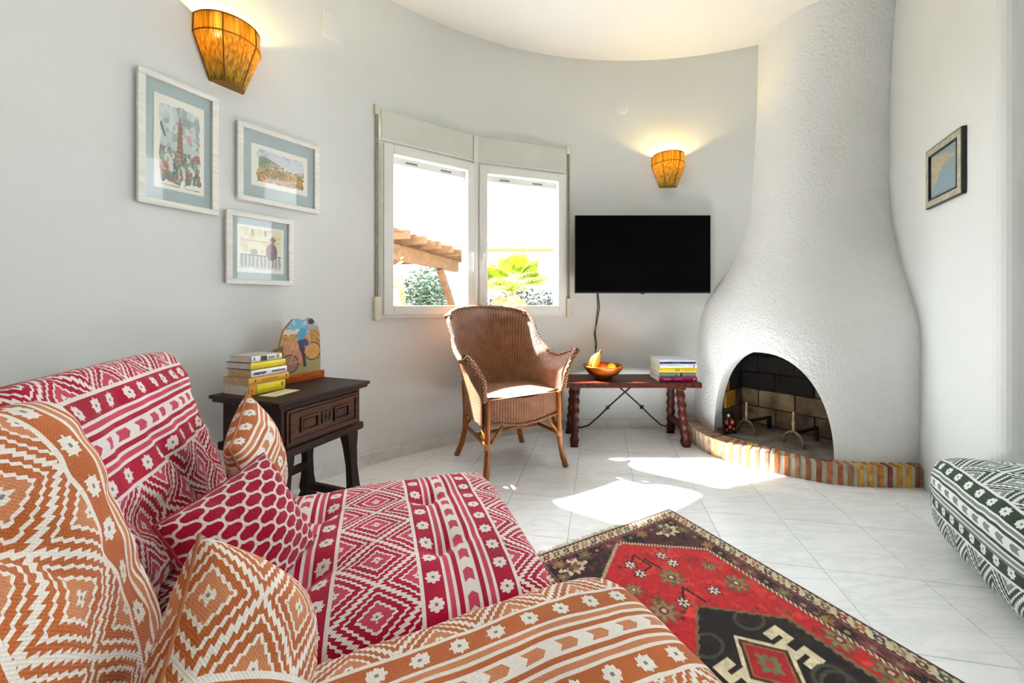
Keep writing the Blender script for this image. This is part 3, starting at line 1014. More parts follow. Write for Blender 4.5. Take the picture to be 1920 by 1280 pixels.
# landscape watercolour
cv = Canvas(170, 110); cv.fill(np.ones_like(cv.u), PAPER)
R_ = ragged(cv, 0.1, 0.93, 0.12, 0.88, 0.05, 31)
nA, nB, nC = fbm(cv.u, cv.v, 6, 40), fbm(cv.u, cv.v, 11, 44), fbm(cv.u, cv.v, 22, 48)
cv.fill(R_, (204, 214, 224)); cv.fill(R_ & (nA > 0.52) & (cv.v > 0.66), (150, 170, 196), 0.8)
hill = R_ & (cv.v < 0.68 + 0.08 * np.sin(cv.u * 7) - 0.12 * cv.u); cv.fill(hill, (120, 134, 104)); cv.fill(hill & (nB > 0.55), (92, 112, 84))
town = R_ & (np.abs(cv.v - 0.53 + 0.1 * (cv.u - 0.5)) < 0.07) & (nC > 0.5) & (cv.u > 0.3); cv.fill(town, (232, 226, 214)); cv.fill(town & (nC > 0.62), (186, 110, 74))
fld = R_ & (cv.v < 0.46); cv.fill(fld, (186, 138, 54)); cv.fill(fld & (nB > 0.55), (108, 112, 44)); cv.fill(fld & (nB < 0.4), (206, 156, 84)); cv.fill(fld & (nC > 0.62), (166, 78, 40)); cv.fill(fld & (nC < 0.33), (70, 66, 40))
picture('watercolour_picture', 'framed landscape watercolour of hills and village, upper right of the three', (440, 222), (595, 280), (445, 373), (595, 403), 'round', cv, 0.024, (0.036, 0.062), M_FRAMEW)
# seated figure watercolour
cv = Canvas(130, 130); cv.fill(np.ones_like(cv.u), PAPER)
nA, nB, nC = fbm(cv.u, cv.v, 6, 60), fbm(cv.u, cv.v, 12, 64), fbm(cv.u, cv.v, 22, 68)
R_ = ragged(cv, 0.05, 0.95, 0.08, 0.95, 0.05, 51)
up = R_ & (cv.v > 0.42); cv.fill(up, (228, 222, 190)); cv.fill(up & (nA > 0.55), (214, 200, 140)); cv.fill(up & (np.abs(cv.v - 0.68) < 0.012), (176, 160, 96), 0.8)
for xx in (0.3, 0.58): cv.seg(xx, 0.92, xx + 0.01, 0.82, 0.02, (120, 122, 116))
lowr = R_ & (cv.v < 0.36); cv.fill(lowr, (196, 200, 194)); cv.fill(lowr & (np.sin(cv.u * 75 + nB * 4) > 0.2) & (cv.v > 0.12), (104, 112, 108), 0.8); cv.fill(R_ & (np.abs(cv.v - 0.375) < 0.012), (96, 98, 94))
cv.fill(np.hypot((cv.u - 0.34) / 0.08, (cv.v - 0.44) / 0.07) < 1, (148, 152, 128))
fg = np.hypot((cv.u - 0.73) / 0.13, (cv.v - 0.47) / 0.19) < 1; cv.fill(fg, (88, 70, 84)); cv.fill(fg & (nC > 0.52), (150, 74, 78)); cv.fill(fg & (cv.u > 0.8), (70, 78, 92))
cv.fill(np.hypot(cv.u - 0.755, cv.v - 0.70) < 0.05, (150, 112, 96)); cv.fill((np.abs(cv.v - 0.745) < 0.018) & (np.abs(cv.u - 0.755) < 0.08), (86, 98, 86)); cv.fill(np.hypot(cv.u - 0.755, cv.v - 0.77) < 0.045, (96, 108, 92))
picture('watercolour_picture', 'small square framed watercolour of a seated figure, lowest of the three', (420, 392), (547, 415), (423, 531), (547, 536), 'round', cv, 0.024, (0.022, 0.034), M_FRAMEW)
# map on the right wall
cv = Canvas(110, 150); nA, nB = fbm(cv.u, cv.v, 5, 80), fbm(cv.u, cv.v, 12, 84)
cv.fill(np.ones_like(cv.u), (140, 162, 172))
land = (cv.v > 0.18 + 0.95 * cv.u + (nA - 0.5) * 0.25 - 0.28 * (cv.u > 0.85)) & (cv.v < 0.97 - 0.15 * cv.u); land |= (cv.v > 0.72 - 0.1 * nA) & (cv.v < 0.95 - 0.22 * cv.u + 0.05 * nA) & (cv.u < 0.95)
cv.fill(land, (186, 182, 160)); cv.fill(land & (nA > 0.55), (196, 178, 140)); cv.fill(land & (nB > 0.6), (168, 172, 146)); cv.fill(land & (np.abs(nA - 0.5) < 0.012), (190, 110, 90)); cv.fill(land & (np.abs(nB - 0.45) < 0.012), (150, 140, 120))
M_FRAMES = plain('mottled_silver_frame', (186, 180, 158), 0.45, 0.25, var=0.12, vs=40, bmp=0.2)
picture('map_picture', 'coastal map in a silvery black-edged frame on the right wall', (1746, 281), (1813, 244), (1744, 386), (1811.5, 365), 'right', cv, 0.03, (0.0, 0.0), M_FRAMES, 0.017, None, M_BLACK, 'picture', None)

# cover plates on the wall
p0, p1 = W(604, 571), W(644, 571)
ex = Vector((p1.x - p0.x, p1.y - p0.y, 0)); wv = ex.length; ex.normalize()
t = link('junction_cover', MB().box((0, -0.003, 2.03), (wv, 0.004, 2.03 + wv * 1.0), None, 0.002).mesh('junction_cover'), M_WALL)
t.matrix_world = frame(Vector((p0.x, p0.y, 0)), ex, Vector((-ex.y, ex.x, 0)), Vector((0, 0, 1)))
zt = 1 - (12 - HY) / FPX * p0.y; zb = 1 - (66 - HY) / FPX * p0.y
t.data = MB().box((0, -0.006, zb), (wv, 0.004, zt - 0.01), None, 0.003).mesh('junction_cover'); t.data.materials.append(M_WALL)
tag(t, 'square white junction cover high on the wall left of the window', 'cover plate')
c = W(1165, 201); nrm = Vector((CCX - c.x, CCY - c.y, 0)).normalized()
t = part('junction_cover', MB().lathe([(0.001, 0.006), (0.05, 0.006), (0.056, 0.004), (0.058, 0), (0.001, 0)], 32), M_WALL)
t.matrix_world = frame(c, Vector((-nrm.y, nrm.x, 0)), Vector((0, 0, 1)), nrm)
tag(t, 'round white junction cover on the wall above the television', 'cover plate')

# ------------------------------------------------------------------ television
mscr, nt, b = newmat('dark_glass_screen')
b.inputs['Base Color'].default_value = (0.0015, 0.0016, 0.002, 1); b.inputs['Roughness'].default_value = 0.12; b.inputs['Specular IOR Level'].default_value = 0.04
nzs = noise(nt, coords(nt), 3.0); nt.links.new(ramp(nt, nzs, [(0.3, (0.001, 0.001, 0.0014, 1)), (0.7, (0.002, 0.002, 0.0026, 1))]), b.inputs['Base Color'])
YT = 2.955
pl, pr = P(1078, 403, YT), P(1333, 549.5, YT)
tw_, th_ = pr.x - pl.x, pl.z - pr.z
tv = thing('television', 'wide black flat screen television mounted on the curved wall', 'television', ((pl.x + pr.x) / 2, YT, (pl.z + pr.z) / 2))
part('casing', MB().box((-tw_ / 2, 0.004, -th_ / 2), (tw_ / 2, 0.03, th_ / 2), None, 0.004), M_BLACK, tv)
part('rear_housing', MB().box((-tw_ * 0.38, 0.03, -th_ * 0.4), (tw_ * 0.38, 0.058, th_ * 0.25), None, 0.01), M_BLACK, tv)
part('screen', MB().box((-tw_ / 2 + .006, 0.001, -th_ / 2 + .012), (tw_ / 2 - .006, 0.005, th_ / 2 - .006)), mscr, tv)
part('wall_bracket', MB().box((-0.12, 0.058, -0.12), (0.12, 0.125, 0.10), None, 0.004), M_IRON, tv)
part('sensor', MB().box((-0.012, 0.002, -th_ / 2 - 0.007), (0.012, 0.02, -th_ / 2 + 0.001), None, 0.003), M_BLACK, tv)
mb = MB()
cp = [(1120, 545), (1121, 575), (1118, 600), (1116, 625), (1119, 645), (1115, 672), (1116, 690)]
for dx in (0, 3.0):
    mb.tube([W(x + dx * math.sin(i * 1.3), y, -0.008) + Vector((0, -0.004 * dx, 0)) for i, (x, y) in enumerate(cp)], 0.0035, 6)
tag(part('power_cable', mb, M_BLACK), 'thin black cable hanging down the wall below the television', 'cable')

# ------------------------------------------------------------------ wicker armchair
mw, nt, b = newmat('woven_wicker')
uvn = nt.nodes.new('ShaderNodeTexCoord'); sp = nt.nodes.new('ShaderNodeSeparateXYZ'); nt.links.new(uvn.outputs['UV'], sp.inputs[0])
u = X(nt, sp.outputs[0]); v = X(nt, sp.outputs[1])
col_i = (u / 0.017).fl(); cf = ((u / 0.017).fr() - 0.5).abs() * 2
ph = col_i * 0.5
rowf = ((v / 0.0085 + ph).fr() - 0.5).abs() * 2
hgt = (1 - rowf * rowf) * (1 - cf * cf * 0.75)
nzw = X(nt, noise(nt, coords(nt, 'UV'), 14.0, 4, 0.6)); nzf = X(nt, noise(nt, coords(nt, 'UV', (60, 200, 1)), 1.0, 2))
tt = hgt * 0.45 + nzw * 0.4 + nzf * 0.25
nt.links.new(ramp(nt, tt, [(0.22, L4((54, 27, 15))), (0.45, L4((116, 69, 42))), (0.68, L4((160, 106, 68))), (0.9, L4((198, 148, 100)))]), b.inputs['Base Color'])
b.inputs['Roughness'].default_value = 0.42
bump(nt, b, hgt, 0.9, 0.004)
M_WICK = mw
M_CANE = wood('honey_cane', (104, 52, 14), (178, 104, 34), 2, 10, 0.3, 0.2, 0.3)
M_BIND = plain('pale_cane_binding', (170, 120, 78), 0.5, var=0.2, vs=80, bmp=0.5, bs=200)

ch_c = Vector((-0.112, 2.455, 0))
chair = thing('wicker_armchair', 'brown woven wicker armchair with honey cane legs beneath the window', 'armchair', ch_c, math.radians(30))
HW, YB, SY = 0.245, 0.03, -0.215
nS = 72
plan = []
for k in range(nS + 1):
    t = -1 + 2 * k / nS
    s = abs(t); sg = 1 if t > 0 else -1
    if s < 0.68:
        a = s / 0.68 * PI / 2
        x, y = sg * HW * math.sin(a) ** 0.85, YB + 0.205 * math.cos(a) ** 0.85 if a < PI / 2 else YB
        nx, ny = sg * math.sin(a), math.cos(a)
    else:
        f_ = (s - 0.68) / 0.32
        x, y = sg * (HW + 0.012 * f_), YB + (SY - YB) * f_; nx, ny = sg, 0.0
    plan.append((x, y, nx, ny, s))
hs_s = [0, .12, .24, .34, .42, .50, .58, .66, .74, .84, .93, 1.0]
hs_h = [.982, .979, .968, .94, .88, .80, .735, .695, .672, .668, .69, .715]


def ch_top(s): return float(np.interp(s, hs_s, hs_h))


def shell_pt(x, y, nx, ny, s, z, off=0.0):
    zz = max(0, z - 0.44)
    back = max(0.0, 1 - s / 0.7)
    lean = zz * (0.08 + 0.12 * back + 0.11 * math.exp(-((s - 0.38) / 0.16) ** 2))
    arm = max(0, (z - 0.58)) * 0.55 * min(1, max(0, (s - 0.5) / 0.3))
    flare = max(0, (z - ch_top(s) + 0.07)) ** 2 * 4.0 * (0.6 + 0.4 * back)
    o = lean + arm + flare + off
    return (x + nx * o, y + ny * o, z)


NV = 36
arcs = [0]
for k in range(1, nS + 1): arcs.append(arcs[-1] + math.hypot(plan[k][0] - plan[k - 1][0], plan[k][1] - plan[k - 1][1]))
mb = MB()
for off, flip in ((0.0, False), (0.014, True)):
    V, UVs = [], []
    for j in range(NV + 1):
        row, ur = [], []
        for k, (x, y, nx, ny, s) in enumerate(plan):
            z = 0.325 + (ch_top(s) - 0.325) * j / NV
            row.append(shell_pt(x, y, nx, ny, s, z, off)); ur.append((arcs[k] * 1.15, z))
        V.append(row); UVs.append(ur)
    mb.grid(V, UVs, True, flip)
part('backrest', mb, M_WICK, chair)
# front apron and seat
mb = MB()
V = [[(-HW + 2 * HW * i / 24, SY - 0.018 * (1 - (2 * i / 24 - 1) ** 2) * 1.2, 0.318 + 0.012 * math.cos(i / 24 * 2 * PI) + (0.468 - 0.318) * j / 8) for i in range(25)] for j in range(9)]
UVs = [[(-HW + 2 * HW * i / 24, 0.3 + 0.15 * j / 8) for i in range(25)] for j in range(9)]
mb.grid(V, UVs)
part('apron', mb, M_WICK, chair)
mb = MB(); V, UVs = [], []
for j in range(21):
    row, ur = [], []
    f_ = j / 20
    y = SY - 0.014 + f_ * (YB + 0.21 - SY + 0.014)
    hw = HW if y < YB else HW * math.sqrt(max(0.02, 1 - ((y - YB) / 0.215) ** 2))
    for i in range(21):
        x = -hw + 2 * hw * i / 20
        row.append((x, y - (0.012 * (1 - (2 * i / 20 - 1) ** 2) if j == 0 else 0), 0.466 + 0.012 * math.sin(PI * i / 20) * math.sin(PI * min(1, f_ + 0.1)))); ur.append((y, x))
    V.append(row); UVs.append(ur)
mb.grid(V, UVs)
part('seat', mb, M_WICK, chair)
# braided rims
M_BRAID = M_BIND
top = [shell_pt(*p, ch_top(p[4]), 0.01) for p in plan]
mb = MB(); mb.tube([(p[0], p[1], p[2] + 0.002 + 0.0015 * math.sin(i * 2.2)) for i, p in enumerate(top)], [0.0135 + 0.003 * (i % 2) for i in range(len(top))], 8)
part('top_rim', mb, M_WICK, chair)
for sg in (-1, 1):                           # rolled scroll at each arm front
    pf = plan[0] if sg < 0 else plan[-1]
    pts = [shell_pt(*pf, z, 0.008) for z in np.linspace(0.46, ch_top(1.0), 14)]
    pts = [(p[0] + sg * 0.006 * (i / 13) ** 3, p[1] - 0.012 - 0.020 * math.sin(PI * i / 13), p[2]) for i, p in enumerate(pts)]
    part('arm_front', MB().tube(pts, [0.017] * 9 + [0.018, 0.020, 0.022, 0.023, 0.021], 10), M_WICK, chair)
sg = -1
for sg in (-1, 1):
    k0 = int(nS / 2 + sg * 0.335 * nS / 2)
    p = shell_pt(*plan[k0], ch_top(plan[k0][4]), 0.012)
    part('back_scroll', MB().tube([(p[0] - sg * 0.02, p[1] - 0.012, p[2] - 0.004), (p[0] + sg * 0.012, p[1] + 0.004, p[2] - 0.006), (p[0] + sg * 0.02, p[1] + 0.008, p[2] - 0.012)], [0.02, 0.024, 0.019], 10), M_WICK, chair)
mb = MB()
mb.tube([(p[0] * 1.02, p[1], 0.322 + 0.003 * math.sin(i * 2)) for i, p in enumerate(plan)], 0.009, 6)
mb.tube([(-HW + 2 * HW * i / 24, SY - 0.02 * (1 - (2 * i / 24 - 1) ** 2) - 0.004, 0.316 + 0.012 * math.cos(i / 24 * 2 * PI) + 0.003 * math.sin(i * 2)) for i in range(25)], 0.009, 6)
part('bottom_braid', mb, M_WICK, chair)
fl_, fr_ = (-0.242, -0.222), (0.242, -0.222)
bl_, br_ = (-0.205, 0.215), (0.205, 0.215)
for (x, y), dx, dy, zt_ in ((fl_, -0.012, -0.012, 0.47), (fr_, 0.014, -0.012, 0.47)):
    part('leg', MB().tube([(x + dx * 2.2, y + dy * 2.5, 0.0), (x + dx * 1.2, y + dy * 1.4, 0.07), (x + dx * 0.2, y + dy * 0.3, 0.17), (x, y, 0.28), (x, y, 0.42), (x - 0.004, y - 0.004, zt_)], [0.0185, 0.018, 0.017, 0.016, 0.015, 0.014], 12), M_CANE, chair)
for (x, y), dx, dy in ((bl_, -0.03, 0.02), (br_, 0.03, 0.02)):
    part('leg', MB().tube([(x + dx * 1.5, y + dy * 2.2, 0.0), (x + dx * 0.5, y + dy * 1.2, 0.08), (x, y + dy * .3, 0.18), (x, y, 0.32), (x * 1.04, y + 0.012, 0.5)], [0.019, 0.018, 0.017, 0.016, 0.014], 12), M_CANE, chair)
ZS = 0.205
for a, b_ in ((fl_, bl_), (fr_, br_), ((-0.225, 0.0), (0.225, 0.0))):
    part('stretcher', MB().tube([(a[0], a[1], ZS), ((a[0] + b_[0]) / 2, (a[1] + b_[1]) / 2, ZS + 0.003), (b_[0], b_[1], ZS)], 0.0115, 10), M_CANE, chair)
for a, sx, sy in ((fl_, 1, 0), (fr_, -1, 0), (fl_, 0, 1), (fr_, 0, 1), (bl_, 1, 0), (br_, -1, 0)):
    yb = a[1] - 0.004 if sy == 0 else a[1]
    part('brace', MB().tube([(a[0], yb, 0.20), (a[0] + sx * 0.05, yb + sy * 0.05, 0.262), (a[0] + sx * 0.1, yb + sy * 0.1, 0.318)], 0.0095, 8), M_CANE, chair)
for a in (fl_, fr_):
    part('binding', MB().tube([(a[0], a[1], 0.19), (a[0], a[1], 0.225)], 0.021, 12), M_BIND, chair)

# ------------------------------------------------------------------ bench with iron rods
M_BW = wood('red_brown_wood', (40, 12, 7), (92, 34, 19), 0, 9, 0.4, 0.35, 0.1)
M_BWZ = wood('red_brown_leg_wood', (34, 11, 6), (82, 31, 18), 2, 9, 0.45, 0.35, 0.1)
bx0, bx1, by0, by1, BZ = 0.245, 1.235, 2.685, 3.03, 0.452
bc = Vector(((bx0 + bx1) / 2, (by0 + by1) / 2, 0))
bench = thing('wooden_bench', 'low dark red-brown bench table with carved legs and crossed iron rods', 'bench', bc)
hwb, hdb = (bx1 - bx0) / 2, (by1 - by0) / 2
n = 60
poly = [(-hwb + 2 * hwb * i / n, -hdb + 0.0025 * math.sin(i * 1.9)) for i in range(n + 1)] + [(hwb - 2 * hwb * i / n, hdb + 0.0025 * math.sin(i * 1.7)) for i in range(n + 1)]
part('bench_top', MB().prism(poly, BZ - 0.034, BZ), M_BW, bench)


def lobed(p0, p1, w0, seed):
    m = MB(); n = 26; V = []
    for i in range(n + 1):
        f_ = i / n
        c = Vector(p0).lerp(Vector(p1), f_)
        wx = w0 * (1 + 0.16 * math.sin(f_ * 38 + seed)) * (1.12 if f_ < 0.12 else 1)
        wy = w0 * (1 + 0.14 * math.sin(f_ * 38 + seed + 1))
        ring = [(c.x + wx * math.copysign(abs(math.cos(a)) ** 0.6, math.cos(a)), c.y + wy * math.copysign(abs(math.sin(a)) ** 0.6, math.sin(a)), c.z) for a in [2 * PI * k / 12 for k in range(12)]]
        V.append(ring + [ring[0]])
    m.grid(V)
    m.add(V[0][:12], [tuple(range(12))]); m.add(V[-1][:12], [tuple(range(12))])
    return m


for sx in (-1, 1):
    for sy in (-1, 1):
        part('leg', lobed((sx * 0.395, sy * 0.145, 0.0), (sx * 0.375, sy * 0.085, BZ - 0.06), 0.0265, sx + 2 * sy), M_BWZ, bench)
    part('leg_block', MB().box((sx * 0.375 - 0.028, -0.125, BZ - 0.062), (sx * 0.375 + 0.028, 0.125, BZ - 0.034), None, 0.004), M_BWZ, bench)
    part('cross_rail', MB().box((sx * 0.388 - 0.016, -0.115, 0.105), (sx * 0.388 + 0.016, 0.115, 0.15), None, 0.005), M_BWZ, bench)
    pts = []
    ctrl = [(sx * 0.385, 0.11), (sx * 0.33, 0.088), (sx * 0.27, 0.105), (sx * 0.19, 0.175), (sx * 0.12, 0.245), (sx * 0.02, 0.335), (-sx * 0.05, 0.395), (-sx * 0.09, BZ - 0.034)]
    part('iron_rod', MB().tube([(x, sx * 0.007, z) for x, z in ctrl], 0.006, 8), M_IRON, bench)
    dirv = Vector((-sx * 0.7, 0, 0.71))
    Mk = frame(Vector((sx * 0.128, sx * 0.007, 0.237)), dirv.cross(Vector((0, 1, 0))), Vector((0, 1, 0)), dirv)
    part('rod_knot', MB().lathe([(0.006, -.022), (.009, -.012), (.012, -.004), (.023, 0), (.012, .004), (.009, .012), (.006, .022)], 6, Mk, False), M_IRON, bench)

# bowl with fruit
M_BOWL = wood('glazed_bowl', (66, 24, 8), (206, 110, 26), 0, 2.2, 0.18, 0.05, 0.5)
bo = Vector((0.580, 2.865, BZ))
bowl = thing('wooden_bowl', 'glossy brown and orange fruit bowl on the bench', 'bowl', bo)
part('bowl_body', MB().lathe([(0.001, 0.018), (.05, .02), (.1, .045), (.13, .075), (.143, .098), (.149, .1), (.15, .094), (.135, .068), (.108, .036), (.062, .012), (.06, .0)], 40), M_BOWL, bowl)
part('foot_ring', MB().lathe([(0.062, .012), (.064, .004), (.062, 0), (.05, 0), (.05, .01)], 32), plain('dark_foot_ring', (70, 36, 18), 0.4, var=0.2), bowl)
M_BAN = plain('ripe_banana', (236, 204, 52), 0.45, var=0.1, vs=14)
M_BSTEM = plain('banana_stem', (142, 130, 52), 0.7, var=0.2)
bun = thing('banana_bunch', 'bunch of three yellow bananas standing in the fruit bowl', 'bananas', bo)
for i in range(3):
    dirx, diry = ((-1.0, -0.25), (-0.62, -0.62), (-0.15, 0.45))[i]
    pts = []
    for k in range(12):
        f_ = k / 11
        r = 0.082 * math.sin(f_ * PI * 0.56)
        pts.append((-0.026 + dirx * r, diry * r, 0.188 - 0.142 * f_ ** 1.25))
    part('banana', MB().tube(pts, [0.006, 0.010, 0.014, 0.0165, 0.018, 0.0185, 0.0185, 0.018, 0.0165, 0.014, 0.010, 0.004], 7), M_BAN, bun)
    p0 = Vector(pts[0])
    if i == 0: part('stem', MB().tube([p0 - Vector((0, 0, 0.006)), p0 + Vector((0.006, 0, 0.01)), p0 + Vector((0.010, 0.002, 0.022))], [0.009, 0.008, 0.008], 8), M_BSTEM, bun)


def fruit(name, label, cat, loc, r, mat, nub):
    t = thing(name, label, cat, loc)
    prof = [(r * math.sin(PI * k / 14) * (1 if 1 < k < 13 else 0.9) + 1e-4, -r * math.cos(PI * k / 14) * (1 + nub * (1 if k in (0, 14) else 0))) for k in range(15)]
    part('peel', MB().lathe(prof, 20, Matrix.Rotation(1.2, 4, 'Y')), mat, t)
    part('stem', MB().lathe([(0.003, r * (1 + nub) - 0.002), (0.003, r * (1 + nub) + 0.003), (0.0005, r * (1 + nub) + 0.004)], 8, Matrix.Rotation(1.2, 4, 'Y')), M_BSTEM, t)


fruit('lemon', 'yellow lemon in the right side of the fruit bowl', 'lemon', bo + Vector((0.06, -0.01, 0.082)), 0.034, plain('lemon_peel', (232, 196, 30), 0.45, var=0.08, vs=20, bmp=0.3, bs=160), 0.18)
fruit('orange', 'small orange behind the bananas in the fruit bowl', 'orange', bo + Vector((0.005, 0.02, 0.072)), 0.034, plain('orange_peel', (222, 130, 24), 0.45, var=0.08, vs=20, bmp=0.3, bs=160), 0.0)

# ------------------------------------------------------------------ books
M_PAGES = plain('book_pages', (226, 220, 204), 0.9, var=0.05, vs=60)
M_PAGES_T = plain('tan_book_pages', (206, 178, 140), 0.9, var=0.06, vs=60)


def book(label, group, M, L_, D_, T_, cover, spine, pages, marks, hard=False, topart=None):
    """lies flat; spine along local -y face, length along x"""
    t = thing('book', label, 'book', (0, 0, 0), 0, group)
    t.matrix_world = M
    c = 0.003 if hard else 0.0014
    e = 0.003 if hard else 0.0
    mc = plain('book_cover', cover, 0.4, var=0.03); ms = plain('book_spine', spine, 0.4, var=0.03)
    mb = MB()
    mb.box((-L_ / 2, -D_ / 2, 0), (L_ / 2, D_ / 2, c)); mb.box((-L_ / 2, -D_ / 2, T_ - c), (L_ / 2, D_ / 2, T_))
    cv_ = part('cover', mb, mc, t)
    prof = [(-D_ / 2 + 0.002, 0), (-D_ / 2 - 0.002, T_ * 0.08), (-D_ / 2 - 0.0035, T_ * 0.5), (-D_ / 2 - 0.002, T_ * 0.92), (-D_ / 2 + 0.002, T_)]
    m2 = MB(); m2.grid([[(x, y, z) for x in (-L_ / 2, L_ / 2)] for y, z in prof], smooth=True)
    m2.add([(-L_ / 2, y, z) for y, z in prof], [(0, 1, 2, 3, 4)]); m2.add([(L_ / 2, y, z) for y, z in prof], [(4, 3, 2, 1, 0)])
    spn = part('spine', m2, ms, t)
    part('pages', MB().box((-L_ / 2 + e + .001, -D_ / 2 + 0.003, c), (L_ / 2 - e - .001, D_ / 2 - e - .001, T_ - c)), pages, t)
    for (x0, x1, z0, z1, col) in marks:
        part('spine_print', MB().box((-L_ / 2 + x0 * L_, -D_ / 2 - 0.0042, z0 * T_), (-L_ / 2 + x1 * L_, -D_ / 2 - 0.0018, z1 * T_)), plain('spine_print', col, 0.5), spn)
    return t


# on the bench: top to bottom in the photo, listed bottom first
def word(x0, x1, z0, z1, col, k):
    out = []; n = k
    for i in range(n):
        a = x0 + (x1 - x0) * i / n; b2 = x0 + (x1 - x0) * (i + 0.72) / n
        out.append((a, b2, z0 + (0.06 if i % 3 == 1 else 0), z1, col))
    return out


z = BZ
gB = 'books stacked on the bench'
bkx, bky = 1.085, 2.84
for (lab, L_, D_, T_, cov, spn, marks, dx, rot) in (
        ('magenta spined book at the bottom of the bench stack', .272, .20, .033, (190, 30, 110), (186, 20, 104), word(.12, .32, .3, .7, (226, 150, 180), 6) + word(.42, .62, .32, .68, (224, 110, 170), 7) + [(.9, .95, .3, .75, (240, 170, 200))], .004, 0.0),
        ('grey and teal spined book above the magenta one', .262, .195, .029, (150, 156, 150), (112, 148, 132), word(.06, .42, .35, .65, (150, 186, 176), 10) + [(.5, .97, .05, .95, (140, 136, 142)), (.56, .63, .1, .95, (30, 34, 34)), (.53, .57, .3, .7, (226, 220, 214))], .0, 0.02),
        ('bright yellow spined book in the middle of the bench stack', .266, .20, .034, (226, 202, 30), (222, 192, 22), word(.44, .56, .25, .75, (110, 100, 30), 3) + word(.62, .92, .4, .6, (170, 146, 30), 9), .002, -0.01),
        ('thin white book under the blue banded one', .262, .20, .022, (236, 236, 232), (232, 234, 230), word(.1, .7, .35, .6, (186, 190, 186), 16) + [(.78, .82, .2, .8, (160, 180, 176)), (.9, .94, .2, .8, (90, 110, 104))], .006, 0.015),
        ('white book with dark blue spine band topping the bench stack', .258, .20, .034, (222, 226, 234), (226, 228, 234), [(.0, .995, .12, .58, (46, 58, 112))] + word(.14, .36, .22, .48, (170, 180, 220), 8) + word(.55, .82, .22, .48, (160, 172, 216), 9) + [(.9, .95, .2, .5, (150, 160, 210))], .0, 0.0)):
    book(lab, gB, tr(bkx + dx, bky, z) @ rz(rot), L_, D_, T_, cov, spn, M_PAGES, marks)
    z += T_ + 0.0008

# ------------------------------------------------------------------ side table
M_DW = wood('dark_walnut', (22, 11, 6), (58, 32, 20), 0, 8, 0.5, 0.3, 0.0)
M_DWF = wood('walnut_drawer_front', (38, 19, 9), (88, 50, 26), 0, 8, 0.45, 0.3, 0.0)
TZ = 0.62
tcn = Vector((-1.055, 1.770, 0)); TROT = math.radians(70)
tbl = thing('side_table', 'dark carved wooden side table with one panelled drawer beside the sofa', 'side table', tcn, TROT)
hx, hy = 0.2425, 0.2065
mb = MB(); mb.box((-hx, -hy, TZ - 0.016), (hx, hy, TZ), None, 0.005); mb.box((-hx + 0.008, -hy + 0.008, TZ - 0.03), (hx - 0.008, hy - 0.008, TZ - 0.0155), None, 0.005)
part('table_top', mb, M_DW, tbl)
bxh, byh = hx - 0.035, hy - 0.035
part('body', MB().box((-bxh, -byh, TZ - 0.215), (bxh, byh, TZ - 0.0295), None, 0.004), M_DW, tbl)
mb = MB(); mb.box((-bxh - 0.014, -byh - 0.014, TZ - 0.235), (bxh + 0.014, byh + 0.014, TZ - 0.2), None, 0.007)
part('lower_moulding', mb, M_DW, tbl)
dr = part('drawer', MB().box((-bxh + 0.018, -byh - 0.008, TZ - 0.19), (bxh - 0.018, -byh + 0.001, TZ - 0.045), None, 0.003), M_DWF, tbl)


def sq_frame(m, x0, x1, z0, z1, y, w, dep):
    for (a, b2, c, d) in ((x0, x1, z1 - w, z1), (x0, x1, z0, z0 + w), (x0, x0 + w, z0 + w, z1 - w), (x1 - w, x1, z0 + w, z1 - w)):
        m.box((a, y - dep, c), (b2, y, d), None, 0.002)


zc = TZ - 0.1175
mb = MB(); sq_frame(mb, -bxh + 0.03, bxh - 0.03, zc - 0.06, zc + 0.06, -byh - 0.0075, 0.010, 0.007)
part('drawer_moulding', mb, M_DWF, dr)
for cx_ in (-0.085, 0.085):
    mb = MB(); sq_frame(mb, cx_ - 0.045, cx_ + 0.045, zc - 0.032, zc + 0.032, -byh - 0.0075, 0.010, 0.009)
    mb.box((cx_ - 0.03, -byh - 0.012, zc - 0.018), (cx_ + 0.03, -byh - 0.0075, zc + 0.018), None, 0.003)
    part('raised_panel', mb, M_DWF, dr)
mb = MB(); sq_frame(mb, -0.024, 0.024, zc - 0.026, zc + 0.026, -byh - 0.0075, 0.006, 0.007)
mb.tube([(0.013 * math.cos(a), -byh - 0.018, zc + 0.014 * math.sin(a) - 0.004) for a in [PI + PI * k / 10 for k in range(11)]], 0.003, 6)
mb.lathe([(0.001, 0), (.006, .002), (.006, .012), (.001, .014)], 10, tr(0, -byh - 0.006, zc + 0.002) @ Matrix.Rotation(PI / 2, 4, 'X'))
part('pull_handle', mb, plain('dark_iron_pull', (70, 62, 54), 0.4, 0.7, var=0.2), dr)
M_DWZ = wood('dark_walnut_leg', (16, 9, 6), (42, 24, 15), 2, 8, 0.5, 0.3, 0.0)
for sx in (-1, 1):
    for sy in (-1, 1):
        V = []
        for f_, w_, d_ in ((0, .032, .026), (.05, .032, .026), (.09, .024, .022), (.16, .03, .024), (.3, .022, .02), (.55, .019, .018), (.8, .024, .022), (.92, .03, .026), (1, .032, .026)):
            x = sx * (bxh - 0.035 + (1 - f_) * 0.02); y = sy * (byh - 0.035 + (1 - f_) * 0.02); zz = f_ * (TZ - 0.235)
            V.append([(x - w_, y - d_, zz), (x + w_, y - d_, zz), (x + w_, y + d_, zz), (x - w_, y + d_, zz), (x - w_, y - d_, zz)])
        m = MB().grid(V, smooth=False); m.add(V[0][:4], [(0, 1, 2, 3)])
        part('leg', m, M_DWZ, tbl)
    part('stretcher', MB().box((sx * (bxh - 0.025) - 0.014, -byh + 0.05, 0.05), (sx * (bxh - 0.025) + 0.014, byh - 0.05, 0.085), None, 0.004), M_DWZ, tbl)
